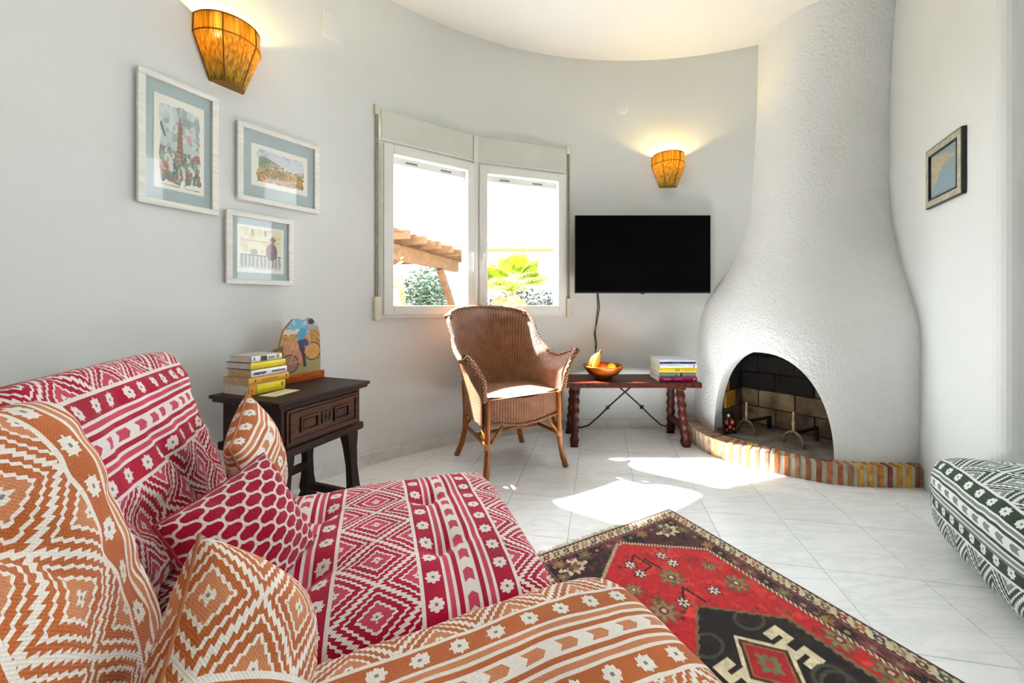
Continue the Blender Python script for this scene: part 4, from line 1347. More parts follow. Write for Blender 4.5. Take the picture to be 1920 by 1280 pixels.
part('stretcher', MB().box((-bxh + 0.04, byh - 0.05, 0.16), (bxh - 0.04, byh - 0.02, 0.195), None, 0.004), M_DWZ, tbl)
TMx = tr(*tcn) @ rz(TROT)
z = TZ
gT = 'books stacked on the side table'
for (lab, L_, D_, T_, cov, spn, pg, marks, dx, dy, rot, hd) in (
        ('thick yellow spined book at the bottom of the side table stack', .162, .155, .042, (214, 184, 140), (228, 206, 24), M_PAGES, [(.0, .14, .02, .98, (226, 150, 40)), (.05, .09, .25, .6, (196, 60, 30)), (.17, .2, .1, .95, (176, 150, 30)), (.88, .94, .4, .8, (150, 136, 40))], 0, 0, 0, False),
        ('orange spined paperback second from the bottom', .182, .155, .03, (214, 170, 110), (232, 176, 74), M_PAGES_T, word(.3, .72, .35, .65, (206, 130, 50), 9) + [(.13, .17, .3, .7, (150, 90, 40)), (.91, .95, .3, .7, (150, 90, 40))], .008, .0, .0, False),
        ('white spined paperback with black lettering in the side table stack', .158, .146, .031, (206, 160, 96), (238, 238, 234), M_PAGES_T, word(.06, .4, .3, .66, (50, 54, 70), 8) + word(.55, .95, .34, .62, (90, 94, 110), 10), .008, -.002, -.01, False),
        ('yellow spined hardback with grey cover in the side table stack', .158, .15, .03, (104, 98, 96), (234, 214, 40), M_PAGES, [(.1, .9, .46, .54, (220, 196, 36))], .006, .004, .02, True),
        ('white pictorial paperback topping the side table stack', .138, .13, .026, (196, 188, 176), (232, 230, 224), M_PAGES, [(.28, .48, .1, .9, (66, 62, 44)), (.06, .1, .3, .8, (70, 74, 84)), (.8, .9, .2, .9, (190, 150, 100))] + word(.53, .75, .25, .75, (150, 154, 160), 6), .0, .006, .03, False)):
    book(lab, gT, TMx @ tr(-0.115 + dx, 0.03 + D_ / 2 + dy, z) @ rz(rot), L_, D_, T_, cov, spn, pg, marks, hd)
    z += T_ + 0.0008
t = part('paper_leaflet', MB().box((-0.065, -0.04, 0), (0.065, 0.04, 0.0025), None, 0.0006), plain('leaflet_paper', (206, 196, 158), 0.6, var=0.08, vs=20))
t.matrix_world = TMx @ tr(-0.115, -0.045, TZ + 0.0005) @ rz(0.12)
tag(t, 'cream paper leaflet lying flat before the yellow book stack', 'leaflet')

# painted cyclist plaque
pq = thing('painted_plaque', 'cut-out wooden plaque painted with a cyclist on the side table', 'plaque', (0, 0, 0))
pq.matrix_world = TMx @ tr(0.118, 0.125, TZ) @ rz(math.radians(-4))
part('plaque_base', MB().box((-0.115, -0.022, 0), (0.125, 0.022, 0.036), None, 0.002), wood('orange_pine_base', (96, 38, 14), (190, 88, 34), 0, 10, 0.25, 0.2, 0.5), pq)
out = [(-.10, .0), (.112, .0), (.114, .05), (.112, .12), (.11, .19), (.104, .22), (.095, .245), (.078, .262), (.066, .278), (.05, .281), (.036, .272), (.02, .268), (-.005, .278), (-.035, .276), (-.05, .262), (-.07, .24), (-.085, .22), (-.094, .19), (-.1, .165), (-.104, .145), (-.128, .138), (-.142, .118), (-.132, .1), (-.118, .085), (-.108, .05)]
PMx = tr(0, 0.006, 0.032) @ Matrix.Rotation(PI / 2, 4, 'X')
part('plaque_board', MB().prism(out, 0.0, 0.012, PMx), plain('plaque_edge_wood', (150, 108, 66), 0.6, var=0.15), pq)
nx, ny = 130, 140
cv = Canvas(nx, ny, 1, 1)
ux = -0.142 + cv.u * 0.256; vy = cv.v * 0.281
nA, nB, nC = fbm(cv.u, cv.v, 6, 90), fbm(cv.u, cv.v, 12, 94), fbm(cv.u, cv.v, 24, 98)
cv.fill(np.ones_like(cv.u), (172, 128, 76)); cv.fill(nB > .55, (146, 100, 60)); cv.fill(nC > .6, (196, 150, 92)); cv.fill((nA > .56) & (vy < .16), (188, 122, 92))
cv.fill((vy > .195 - .06 * (ux + .14) + .02 * nB) & (ux < .03), (206, 196, 172)); cv.fill((vy > .215 + .02 * nB), (104, 166, 190)); cv.fill((vy > .235) & (nB > .55), (196, 206, 206), .7)
cv.fill((ux < -.085) & (vy < .15), (122, 96, 40)); cv.fill((ux < -.085) & (vy < .15) & (nC > .52), (84, 72, 30))
cv.fill((vy < .055 + .02 * nA) & (ux > .02), (140, 142, 104)); cv.fill((vy < .03 + .02 * nB), (150, 140, 92))


def ring(cx_, cy_, r, wd, col):
    d = np.hypot(ux - cx_, vy - cy_); cv.fill(np.abs(d - r) < wd, col)


def sg_(x0, y0, x1, y1, wd, col):
    dx, dy = x1 - x0, y1 - y0
    t_ = np.clip(((ux - x0) * dx + (vy - y0) * dy) / (dx * dx + dy * dy), 0, 1)
    cv.fill(np.hypot(ux - x0 - t_ * dx, vy - y0 - t_ * dy) < wd, col)


cv.fill(np.hypot(ux - .068, vy - .11) < .044, (196, 146, 74)); cv.fill(np.hypot(ux + .055, vy - .058) < .044, (150, 106, 84))
ring(.068, .11, .044, .0028, (48, 40, 38)); ring(-.055, .058, .044, .0028, (62, 50, 50))
for a in range(8):
    sg_(-.055, .058, -.055 + .042 * math.cos(a * .8), .058 + .042 * math.sin(a * .8), .0009, (120, 90, 84)); sg_(.068, .11, .068 + .042 * math.cos(a * .8), .11 + .042 * math.sin(a * .8), .0009, (150, 110, 70))
for q in ((-.055, .058, -.02, .14), (-.02, .14, .045, .165), (-.055, .058, .01, .07), (.01, .07, .045, .165), (.01, .07, -.02, .14), (.045, .165, .068, .11), (.045, .165, .05, .178)): sg_(*q, .0028, (196, 136, 110))
sg_(.0, .165, .012, .12, .013, (34, 44, 74)); sg_(.012, .12, .026, .04, .0075, (40, 34, 40)); sg_(.018, .16, .03, .155, .016, (36, 62, 110))
sg_(.005, .2, .04, .225, .021, (88, 160, 196)); sg_(.0, .19, .015, .21, .019, (70, 142, 182)); sg_(.04, .215, .05, .18, .006, (206, 150, 116))
sg_(.055, .235, .062, .245, .012, (196, 140, 110)); cv.fill(np.hypot((ux - .06) / .019, (vy - .262) / .014) < 1, (40, 34, 42))
# keep only the grid cells inside the cut-out outline
xs = np.linspace(-0.142, 0.114, nx); ys = np.linspace(0.0, 0.281, ny)


def inside(px_, py_):
    c_ = False
    for i in range(len(out)):
        x0, y0 = out[i]; x1, y1 = out[i - 1]
        if (y0 > py_) != (y1 > py_) and px_ < (x1 - x0) * (py_ - y0) / (y1 - y0) + x0: c_ = not c_
    return c_


INm = np.array([[inside(x, y) for x in xs] for y in ys])
me = bpy.data.meshes.new('painting')
vv = [(x, y, 0.0124) for y in ys for x in xs]
ff = [(j * nx + i, j * nx + i + 1, (j + 1) * nx + i + 1, (j + 1) * nx + i) for j in range(ny - 1) for i in range(nx - 1) if INm[j, i] and INm[j, i + 1] and INm[j + 1, i] and INm[j + 1, i + 1]]
me.from_pydata(vv, [], ff); cv.attr(me)
link('painting', me, M_PAINTGLOSS, pq, PMx)

# ------------------------------------------------------------------ soft furnishings
K_RED = kilim('crimson_kilim', (168, 8, 48), (196, 66, 92), (226, 216, 212), (120, 112, 116))
K_ORG = kilim('terracotta_kilim', (180, 98, 50), (198, 128, 88), (230, 224, 214), (132, 128, 124))
K_GRN = kilim('green_kilim', (52, 70, 56), (128, 138, 132), (232, 236, 234), (110, 118, 114))


def trellis():
    m, nt, b = newmat('crimson_trellis_cloth')
    uvn = nt.nodes.new('ShaderNodeTexCoord'); sp = nt.nodes.new('ShaderNodeSeparateXYZ'); nt.links.new(uvn.outputs['UV'], sp.inputs[0])
    u = X(nt, sp.outputs[0]); v = X(nt, sp.outputs[1])
    p = (u + v) / 0.05; q = (u - v) / 0.05
    p2 = p + (q * (2 * PI)).sin() * 0.11; q2 = q + (p * (2 * PI)).sin() * 0.11
    wh = p2.wrap().abs().lt(0.095).max(q2.wrap().abs().lt(0.095))
    nz = noise(nt, coords(nt, 'UV'), 240.0, 2)
    c = mixc(nt, wh, ramp(nt, nz, [(0.3, L4((140, 6, 36))), (0.7, L4((178, 12, 52)))]), ramp(nt, nz, [(0.3, L4((206, 190, 188))), (0.7, L4((230, 220, 218)))]))
    nt.links.new(c, b.inputs['Base Color']); b.inputs['Roughness'].default_value = 0.92; b.inputs['Sheen Weight'].default_value = 0.15; b.inputs['Specular IOR Level'].default_value = 0.15
    th = (u * (PI / .0028)).sin() * (v * (PI / .0028)).sin()
    bump(nt, b, th * 0.6 + X(nt, nz) * 0.5, 0.5, 0.0012)
    return m


K_TRE = trellis()


def cushion(W_, D_, T_, box=True, n=56, ex=0.42, ez=0.30, rnd=0.30, wr=0.006, seed=0, uvfun=None, tufts=(), pinch=0.07, crease=()):
    """closed padded cushion; returns mesh builder (top and bottom skins share the seam) and its seam loop"""
    n = n | 1
    a = np.linspace(-1, 1, n)
    if box:
        h1 = n // 4; h2 = n // 2 - h1
        s1 = np.linspace(0, 0.86, h1 + 1)
        t2 = np.linspace(math.asin(0.86 ** (1 / ex)), PI / 2, h2 + 1)[1:]
        sp_ = np.concatenate([s1, np.sin(t2) ** ex]); cp_ = np.concatenate([np.sqrt(1 - s1 ** (2 / ex)) ** ez, np.abs(np.cos(t2)) ** ez])
        cp_[-1] = 0
        sx = np.concatenate([-sp_[:0:-1], sp_]); cz = np.concatenate([cp_[:0:-1], cp_]); n = len(sx)
    else:
        sx = a; cz = np.clip(1 - a ** 2, 0, None) ** 0.5
    A, B = np.meshgrid(sx, sx); CA, CB = np.meshgrid(cz, cz)
    if box:
        Xp = W_ / 2 * A * np.sqrt(1 - 0.5 * rnd * B ** 4); Yp = D_ / 2 * B * np.sqrt(1 - 0.5 * rnd * A ** 4)
        Zp = T_ / 2 * np.minimum(CA, 1) * np.minimum(CB, 1)
        # a softly crowned top
        Zp = Zp * (0.90 + 0.10 * (1 - A ** 2) * (1 - B ** 2))
    else:
        Xp = W_ / 2 * A * (1 - pinch * (1 - B ** 2)); Yp = D_ / 2 * B * (1 - pinch * (1 - A ** 2))
        Zp = T_ / 2 * (CA * CB) ** 0.85
    # arc length coordinates so that the cloth pattern runs over the edges
    mid_ = n // 2
    sxl = np.concatenate([[0], np.cumsum(np.hypot(np.diff(Xp[mid_]), np.diff(Zp[mid_])))]); sxl -= sxl[mid_]
    syl = np.concatenate([[0], np.cumsum(np.hypot(np.diff(Yp[:, mid_]), np.diff(Zp[:, mid_])))]); syl -= syl[mid_]
    U, V = np.meshgrid(sxl, syl)
    edge = np.minimum(CA * CB * 2, 1)
    wn = (fbm(Xp * 1 + 3 + seed, Yp * 1 + 5 + seed, 7, seed) - 0.5) * 2 * wr * edge
    Zt = Zp + wn
    for (tx, ty, dep, rad) in tufts:
        d = np.hypot(Xp - tx, Yp - ty); Zt -= dep * np.exp(-(d / rad) ** 2) * edge
        for (cx_, cy_) in ((1, 0), (-1, 0), (0, 1), (0, -1)):
            al = (Xp - tx) * cx_ + (Yp - ty) * cy_; pe = (Xp - tx) * -cy_ + (Yp - ty) * cx_
            Zt -= dep * 0.45 * np.exp(-(pe / (rad * 0.35)) ** 2) * np.exp(-np.clip(al, 0, None) / (rad * 1.6)) * (al > 0) * edge
    for (x0, y0, x1, y1, dep, wd) in crease:
        dx, dy = x1 - x0, y1 - y0; L2 = dx * dx + dy * dy
        tt_ = np.clip(((Xp - x0) * dx + (Yp - y0) * dy) / L2, 0, 1)
        d = np.hypot(Xp - x0 - tt_ * dx, Yp - y0 - tt_ * dy)
        Zt -= dep * np.exp(-(d / wd) ** 2) * edge * np.sin(PI * np.clip(tt_, 0.05, 0.95))
    if uvfun is None: uvfun = lambda U, V: (U, V)
    uu, vv_ = uvfun(U, V)
    mb = MB()
    mb.grid(np.stack([Xp, Yp, Zt], -1), np.stack([uu, vv_], -1), True)
    if box:                                   # the cloth carries on round the sides below the seam
        onx = np.abs(A) >= np.abs(B)
        Ub = np.where(onx, np.sign(U) * (2 * sxl[-1] - np.abs(U)), U); Vb = np.where(onx, V, np.sign(V) * (2 * syl[-1] - np.abs(V)))
        uu, vv_ = uvfun(Ub, Vb)
    mb.grid(np.stack([Xp, Yp, -Zp], -1), np.stack([uu, vv_], -1), True, True)
    loop = [(Xp[0, i], Yp[0, i], 0) for i in range(n)] + [(Xp[i, -1], Yp[i, -1], 0) for i in range(1, n)] + [(Xp[-1, i], Yp[-1, i], 0) for i in range(n - 2, -1, -1)] + [(Xp[i, 0], Yp[i, 0], 0) for i in range(n - 2, 0, -1)]
    return mb, loop


def soft(name, label, cat, M, mat, pip, pr=0.0045, group=None, zmin=None, **kw):
    mb, loop = cushion(**kw)
    Mi = M.inverted()

    def rest(vs):                             # where it lies on the seat below it is pressed flat
        if zmin is None: return vs
        out = []
        for p in vs:
            w = M @ Vector(p)
            if w.z < zmin: w.z = zmin - (zmin - w.z) * 0.03
            out.append(tuple(Mi @ w))
        return out
    mb.v = rest(mb.v); loop = rest(loop)
    o = part(name, mb, mat)
    bm = bmesh.new(); bm.from_mesh(o.data); bmesh.ops.remove_doubles(bm, verts=bm.verts, dist=2e-4); bm.to_mesh(o.data); bm.free()
    o.matrix_world = M
    tag(o, label, cat, group or {'seat_cushion': 'floor sofa seat cushions', 'back_cushion': 'floor sofa back cushions', 'throw_pillow': 'throw pillows on the sofa'}.get(name))
    if pip:
        q = loop + loop[:2]
        part('piping', MB().tube(q, pr, 6, False), pip, o)
    return o


US = Vector((0.905, 0.425, 0)); VS = Vector((0.425, -0.905, 0)); AS = Vector((-0.248, 1.55, 0))
UP = Vector((0, 0, 1))


def S(d, e, z=0): return AS - US * d + VS * e + UP * z


P_RED = plain('crimson_piping', (150, 24, 52), 0.9, var=0.1); P_ORG = plain('terracotta_piping', (176, 108, 66), 0.9, var=0.1); P_GRN = plain('grey_green_piping', (120, 130, 124), 0.9, var=0.1)
SZ = 0.36
# red seat: local x = +u, local y = -v
dc, ec = 0.47, 0.315
tf = [(dc - d, ec - e, 0.022, 0.05) for d in (0.19, 0.51, 0.83) for e in (0.17, 0.45)]
soft('seat_cushion', 'crimson and white kilim floor sofa seat cushion with tufted top', 'seat cushion', frame(S(dc, ec, SZ / 2 + 0.003), rz(math.radians(-3.5)).to_3x3() @ US, rz(math.radians(-3.5)).to_3x3() @ -VS, UP), K_RED, P_RED,
     W_=1.08, D_=0.735, T_=SZ, n=100, ex=0.32, ez=0.20, rnd=0.10, wr=0.008, seed=2, tufts=tf, uvfun=lambda U, V: (V, U + 0.352 - dc))
# orange seat
dc2, ec2 = 0.35, 1.068
soft('seat_cushion', 'terracotta and white kilim floor sofa seat cushion nearest the camera', 'seat cushion', frame(S(dc2, ec2, SZ / 2 + 0.008), US, -VS, UP), K_ORG, P_ORG,
     W_=1.08, D_=0.76, T_=SZ + 0.02, n=100, ex=0.34, ez=0.22, rnd=0.2, wr=0.008, seed=5, uvfun=lambda U, V: (U, ec2 - V - 0.684))


def back_frame(d0, d1, z0, z1, ecen, T_, H_):
    f = (S(d1, ecen, z1) - S(d0, ecen, z0)).normalized()          # up along the front face
    Xl = -VS; Zl = Xl.cross(f).normalized()
    c = (S(d0, ecen, z0) + S(d1, ecen, z1)) / 2 - Zl * T_ * 0.5
    return frame(c, Xl, f, Zl)


soft('back_cushion', 'crimson and white kilim backrest cushion of the floor sofa', 'back cushion', back_frame(0.77, 0.945, SZ + 0.005, 0.875, 0.185, 0.24, 0.52), K_RED, P_RED,
     W_=0.80, D_=0.53, T_=0.24, n=80, ex=0.40, ez=0.26, rnd=0.14, wr=0.022, zmin=0.366, seed=9, uvfun=lambda U, V: (U, V - 0.265 + 0.385),
     crease=((-0.05, 0.1, 0.12, -0.2, 0.03, 0.03), (0.2, 0.05, 0.3, -0.2, 0.02, 0.03), (-0.3, -0.05, -0.05, -0.16, 0.02, 0.04)))
soft('back_cushion', 'terracotta and white kilim backrest cushion at the left edge', 'back cushion', back_frame(0.675, 0.825, SZ + 0.012, 0.865, 0.96, 0.26, 0.52), K_ORG, P_ORG,
     W_=0.76, D_=0.54, T_=0.26, n=80, ex=0.40, ez=0.26, rnd=0.22, wr=0.018, zmin=0.388, seed=12, uvfun=lambda U, V: (V, U - 0.38 + 0.235),
     crease=((0.05, 0.22, 0.18, 0.02, 0.025, 0.03), (-0.2, 0.1, 0.05, -0.1, 0.02, 0.04)))


def pill_frame(c, nrm, spin, ):
    Z = Vector(nrm).normalized()
    Xh = UP.cross(Z).normalized(); Yh = Z.cross(Xh)
    X_ = Xh * math.cos(spin) + Yh * math.sin(spin); Y_ = -Xh * math.sin(spin) + Yh * math.cos(spin)
    return frame(c, X_, Y_, Z)


soft('throw_pillow', 'crimson trellis patterned throw pillow between the two terracotta pillows', 'throw pillow', pill_frame(S(0.64, 0.415, 0.455), (0.84, -0.10, 0.42), 0.12), K_TRE, P_RED,
     W_=0.29, D_=0.29, T_=0.14, box=False, pr=0.003, n=44, wr=0.012, zmin=0.366, seed=21, pinch=0.05)
soft('throw_pillow', 'terracotta kilim throw pillow in front of the crimson trellis pillow', 'throw pillow', pill_frame(S(0.58, 0.78, 0.42), (0.90, 0.18, 0.36), 0.60), K_ORG, P_ORG,
     W_=0.32, D_=0.32, T_=0.17, box=False, pr=0.003, n=44, wr=0.012, zmin=0.388, seed=24, pinch=0.05, uvfun=lambda U, V: (V, 0.06 - U))
soft('throw_pillow', 'small terracotta and white striped throw pillow standing behind the trellis pillow', 'throw pillow', pill_frame(Vector((-0.835, 1.20, 0.52)), (0.86, 0.38, 0.26), 0.30), K_ORG, P_ORG,
     W_=0.31, D_=0.31, T_=0.13, box=False, pr=0.003, n=40, wr=0.01, zmin=0.366, seed=27, pinch=0.05, uvfun=lambda U, V: (U, V + 0.14))

# green pouf by the right wall
az = math.atan(RWS)
aw_ = Vector((math.sin(az), math.cos(az), 0)); bw_ = Vector((aw_.y, -aw_.x, 0))
pc = Vector((1.80, 1.26, 0.203))
soft('floor_pouf', 'dark green and white kilim floor pouf against the right wall', 'pouf', frame(pc, bw_, aw_, UP), K_GRN, P_GRN,
     W_=0.50, D_=0.76, T_=0.40, n=80, ex=0.45, ez=0.36, rnd=0.40, wr=0.012, seed=33, uvfun=lambda U, V: (V, U + 0.12))

# ------------------------------------------------------------------ rug, knotted colour by colour
RW_, RL_ = 0.80, 1.62
e1 = Vector((-0.883, -0.469, 0)); e2 = Vector((0.469, -0.883, 0)); KR = G(1255, 957)
nx, ny = 250, 500
cv = Canvas(nx, ny, RW_, RL_)                 # u = p from the right edge, v = q from the fringe end
p_, q_ = cv.u, cv.v
qq = np.minimum(q_, RL_ - q_)
pe = np.minimum(p_, RW_ - p_)                 # distance from the nearer long side
edge = np.minimum(pe, qq)
nA, nB, nC = fbm(p_, q_, 14, 110), fbm(p_, q_, 30, 114), vnoise(p_, q_, 90, 118)
IV, MAU, BLK, RED, OLV, TAN, GRN, ORA = (206, 194, 160), (96, 44, 44), (26, 18, 18), (196, 34, 38), (112, 98, 62), (150, 126, 84), (60, 84, 66), (166, 92, 38)
cv.fill(np.ones_like(p_), (92, 62, 50)); cv.fill((edge < .009) & (np.sin((p_ + q_) * 420) > 0), (52, 40, 34))
ivb = (edge >= .009) & (edge < .05); cv.fill(ivb, IV)
al = np.where(pe < qq, q_, p_)               # running coordinate along each border
rowc = edge - .0295
k8 = np.floor(al / .046).astype(int); f8 = (al / .046 - k8) - .5
pal = [OLV, (130, 50, 44), ORA, (60, 44, 74), TAN, (116, 62, 40), GRN]
for i, c_ in enumerate(pal):
    sel = (k8 % len(pal)) == i
    mot = (np.hypot(f8 * .046 / .0135, rowc / .0125) < 1) | ((np.abs(rowc - f8 * .03) < .0032) & (np.abs(f8) < .45))
    cv.fill(ivb & sel & mot & (nC > .18), c_)
    cv.fill(ivb & sel & (np.hypot(f8 * .046, rowc) < .0045), IV)
cv.fill(ivb & (np.abs(np.abs(rowc) - .0175) < .003) & (np.sin(al * 300) > .1), (124, 70, 60))
cv.fill((edge >= .05) & (edge < .055), (60, 30, 30)); cv.fill((edge >= .0555) & (edge < .060), (170, 104, 100))
inn = edge >= .060
cv.fill(inn, MAU); cv.fill(inn & (nA > .55), (72, 36, 34)); cv.fill(inn & (nB > .60), BLK)
ab = inn & (edge < .112)
k9 = np.floor(al / .06).astype(int); f9 = (al / .06 - k9) - .5
pal2 = [(120, 66, 66), BLK, (110, 100, 70), (84, 40, 60), (150, 110, 60), BLK, (136, 70, 72)]
for i, c_ in enumerate(pal2):
    sel = (k9 % len(pal2)) == i
    mot = np.hypot(f9 * .06 / .024, (edge - .086) / .02) < 1 + .25 * np.sin(7 * np.arctan2(edge - .086, f9 * .06))
    cv.fill(ab & sel & mot & (nC > .2), c_); cv.fill(ab & sel & (np.hypot(f9 * .06, edge - .086) < .008), TAN)
# red field: long hexagon with pointed ends
PCN = RW_ / 2
fq = .105 + np.maximum(0, np.abs(p_ - PCN) - .015) * .70
field = (pe > .118) & (qq > fq)
bead = (pe > .104) & (qq > fq - .016) & ~field
cv.fill(bead, (206, 188, 150)); cv.fill(bead & (np.sin((q_ * 1.0 + np.abs(p_ - PCN) * .9) * 420) > .35), (70, 34, 32))
spd = inn & ~bead & ~field & (edge >= .112)
cv.fill(spd & (nA < .5), (50, 26, 26))
for (px_, py_) in ((.15, .12), (RW_ - .15, .12)):
    d = np.hypot((p_ - px_) / .065, (qq - py_) / .045); a_ = np.arctan2(qq - py_, p_ - px_)
    m_ = (d < .8 + .2 * np.cos(8 * a_)) & inn & ~field
    cv.fill(m_ & (nB > .42), IV); cv.fill(m_ & (d < .5) & (nB > .5), (120, 60, 54)); cv.fill(m_ & (d < .25), OLV)
cv.fill(field, RED); cv.fill(field & (nA > .6), (170, 30, 34)); cv.fill(field & (nA < .36), (214, 62, 50)); cv.fill(field & (nC > .88) & (nB > .5), (120, 30, 34))
r2 = np.random.default_rng(5)
for i in range(150):
    px_, py_ = r2.uniform(.13, RW_ - .13), r2.uniform(.12, RL_ - .12)
    c_ = [(110, 84, 44), (70, 40, 40), (180, 96, 44), (90, 70, 60), (150, 60, 50)][i % 5]
    d = np.hypot(p_ - px_, q_ - py_); a_ = np.arctan2(q_ - py_, p_ - px_); rr_ = r2.uniform(.005, .011)
    cv.fill(field & (d < rr_ * (1 + .4 * np.cos(4 * a_ + i))), c_)


def rug_uv(x, y):
    g = G(x, y); r = g - KR
    return r.dot(e1), r.dot(e2)


def c8(x, y): return rug_uv(1020 + x / 2.1333, 920 + y / 2.1333)


for (x, y, r) in ((510, 355, .05), (770, 378, .048), (480, 490, .055), (360, 405, .035), (660, 310, .03), (1390, 740, .05)):
    a, b_ = c8(x, y)
    for aa, bb in ((a, b_), (RW_ - a, RL_ - b_), (a, RL_ - b_)):
        d = np.hypot(p_ - aa, q_ - bb); an = np.arctan2(q_ - bb, p_ - aa)
        cv.fill(field & (d < r * (.78 + .22 * np.cos(8 * an))), (112, 94, 62)); cv.fill(field & (d < r * (.62 + .2 * np.cos(8 * an))) & (nC > .3), (146, 124, 86)); cv.fill(field & (d < r * .3), (120, 50, 44)); cv.fill(field & (d < r * .15), IV)
stems = [((360, 265), (345, 305)), ((360, 265), (430, 310)), ((430, 310), (385, 340)), ((400, 280), (470, 320)), ((555, 395), (558, 457)), ((555, 395), (650, 455))]
for (a, b_) in stems:
    (x0, y0), (x1, y1) = c8(*a), c8(*b_); cv.seg(x0, y0, x1, y1, .0045, (56, 24, 30))
for (x, y) in ((470, 268), (515, 297), (345, 305), (385, 340), (680, 408), (558, 457)):
    a, b_ = c8(x, y)
    for aa, bb in ((a, b_), (RW_ - a, RL_ - b_)):
        d = np.hypot(p_ - aa, q_ - bb); an = np.arctan2(q_ - bb, p_ - aa)
        cv.fill(d < .024 * (.75 + .25 * np.cos(6 * an)) + .004, (60, 26, 30)); cv.fill(d < .0215 * (.72 + .28 * np.cos(6 * an)), (220, 206, 190)); cv.fill(d < .006, (90, 60, 60))
# dark medallion with ivory hooked lozenge
MQ = RL_ / 2; dq = np.abs(q_ - MQ); dp = np.abs(p_ - PCN)
L0 = MQ - .475
hwm = np.clip((L0 - dq) * 1.25, 0, .20)
med = dp < hwm
zig = .008 * (np.abs(((q_ * 40) % 1) - .5) * 2)
cv.fill(dp < np.where(hwm > 0, hwm + .012 + zig, -1), (120, 104, 66)); cv.fill((dp < np.where(hwm > 0, hwm + .006, -1)) & (np.sin(q_ * 260) > 0), (40, 26, 24)); cv.fill(med, BLK); cv.fill(med & (nB > .62), (46, 26, 24))
for cq in (.70, RL_ - .70):
    ddq, ddp = q_ - cq, p_ - PCN
    lo = np.abs(ddq) / .092 + np.abs(ddp) / .088
    for sg in (-1, 1):                     # hooked arms either side
        ap = sg * ddp
        arm = (ap > .03) & (ap < .135) & (np.abs(ddq) < .03)
        hook = (ap > .085) & (ap < .148) & (np.abs(np.abs(ddq) - .055) < .013)
        hook2 = (ap > .122) & (ap < .148) & (np.abs(ddq) < .068)
        slot = (ap > .105) & (ap < .15) & (np.abs(ddq) < .012)
        cv.fill(med & (arm | hook | hook2), (222, 206, 172)); cv.fill(med & slot, BLK)
        cv.fill(med & (np.hypot(ap - .075, np.abs(ddq) - .014) < .0085), (40, 34, 30))
    cv.fill(med & (lo < 1.16), (222, 206, 172)); cv.fill(med & (lo < 1.0), (74, 40, 30)); cv.fill(med & (lo < .86), (150, 104, 60)); cv.fill(med & (lo < .78), (172, 30, 36)); cv.fill(med & (lo < .42 + .06 * np.sin(np.arctan2(ddq, ddp) * 8)), (116, 118, 82)); cv.fill(med & (np.hypot(ddq, ddp) < .012), (176, 60, 50))
    for (a, b_) in ((-.1, -.12), (.1, -.12), (-.1, .12), (.1, .12)):
        d = np.abs(np.hypot((ddp - a) / .05, (ddq - b_) / .035) - 1)
        cv.fill(med & (d < .13) & (lo > 1.2), (66, 68, 54))
cv.c *= (0.90 + 0.2 * nC)[..., None]
M_RUG = attr_mat('knotted_wool', 0.95, 420.0, 0.6, 0.1, 0.25)
rug = thing('persian_rug', 'red and black patterned wool rug with ivory border on the tiles', 'rug', KR)
rcen = e1 * RW_ / 2 + e2 * RL_ / 2
flat_grid('pile', cv, RW_, RL_, M_RUG, rug, frame(rcen + UP * 0.0085, e1, e2, -UP))
part('backing', MB().box((-RW_ / 2, -RL_ / 2, -0.0082), (RW_ / 2, RL_ / 2, -0.0005)), plain('rug_backing', (92, 66, 56), 0.95, var=0.1), rug, frame(rcen, e1, e2, -UP))
mb = MB(); rr = random.Random(3)
for k in range(240):
    p = RW_ * (k + rr.random() * .6) / 240
    ln = rr.uniform(.012, .03); dx = rr.uniform(-.008, .008)
    a = e1 * p + UP * 0.005; b_ = e1 * (p + dx) - e2 * ln + UP * 0.002
    mb.tube([a, (a + b_) / 2 + UP * 0.002, b_], [0.0016, 0.0014, 0.0007], 4, False)
fo = part('fringe', mb, plain('wool_fringe', (206, 196, 168), 0.95, var=0.15, vs=60), rug)
fo['kind'] = 'stuff'

# ------------------------------------------------------------------ outdoors
GZ = -0.45
M_GRAVEL = plain('pale_garden_ground', (120, 114, 100), 0.95, var=0.15, vs=4, bmp=0.3)
mb = MB().box((-30, 3.6, GZ - 0.1), (25, 45, GZ))
struct(part('ground', mb, M_GRAVEL))
M_PERG = wood('weathered_pergola_wood', (70, 44, 26), (108, 76, 48), 0, 3, 0.8, 0.3, 0)
perg = thing('pergola', 'brown timber pergola in the garden seen through the left window', 'pergola', (-2.3, 7.5, GZ))
OF = Vector((2.3, -7.5, -GZ))


def beam(m, a, b_, w_, h_):
    a = Vector(a) + OF; b_ = Vector(b_) + OF
    d = (b_ - a); L_ = d.length; ex = d.normalized(); ey = UP.cross(ex).normalized(); ez = ex.cross(ey)
    m.box((0, -w_ / 2, -h_ / 2), (L_, w_ / 2, h_ / 2), frame(a, ex, ey, ez), 0.01)
    return m


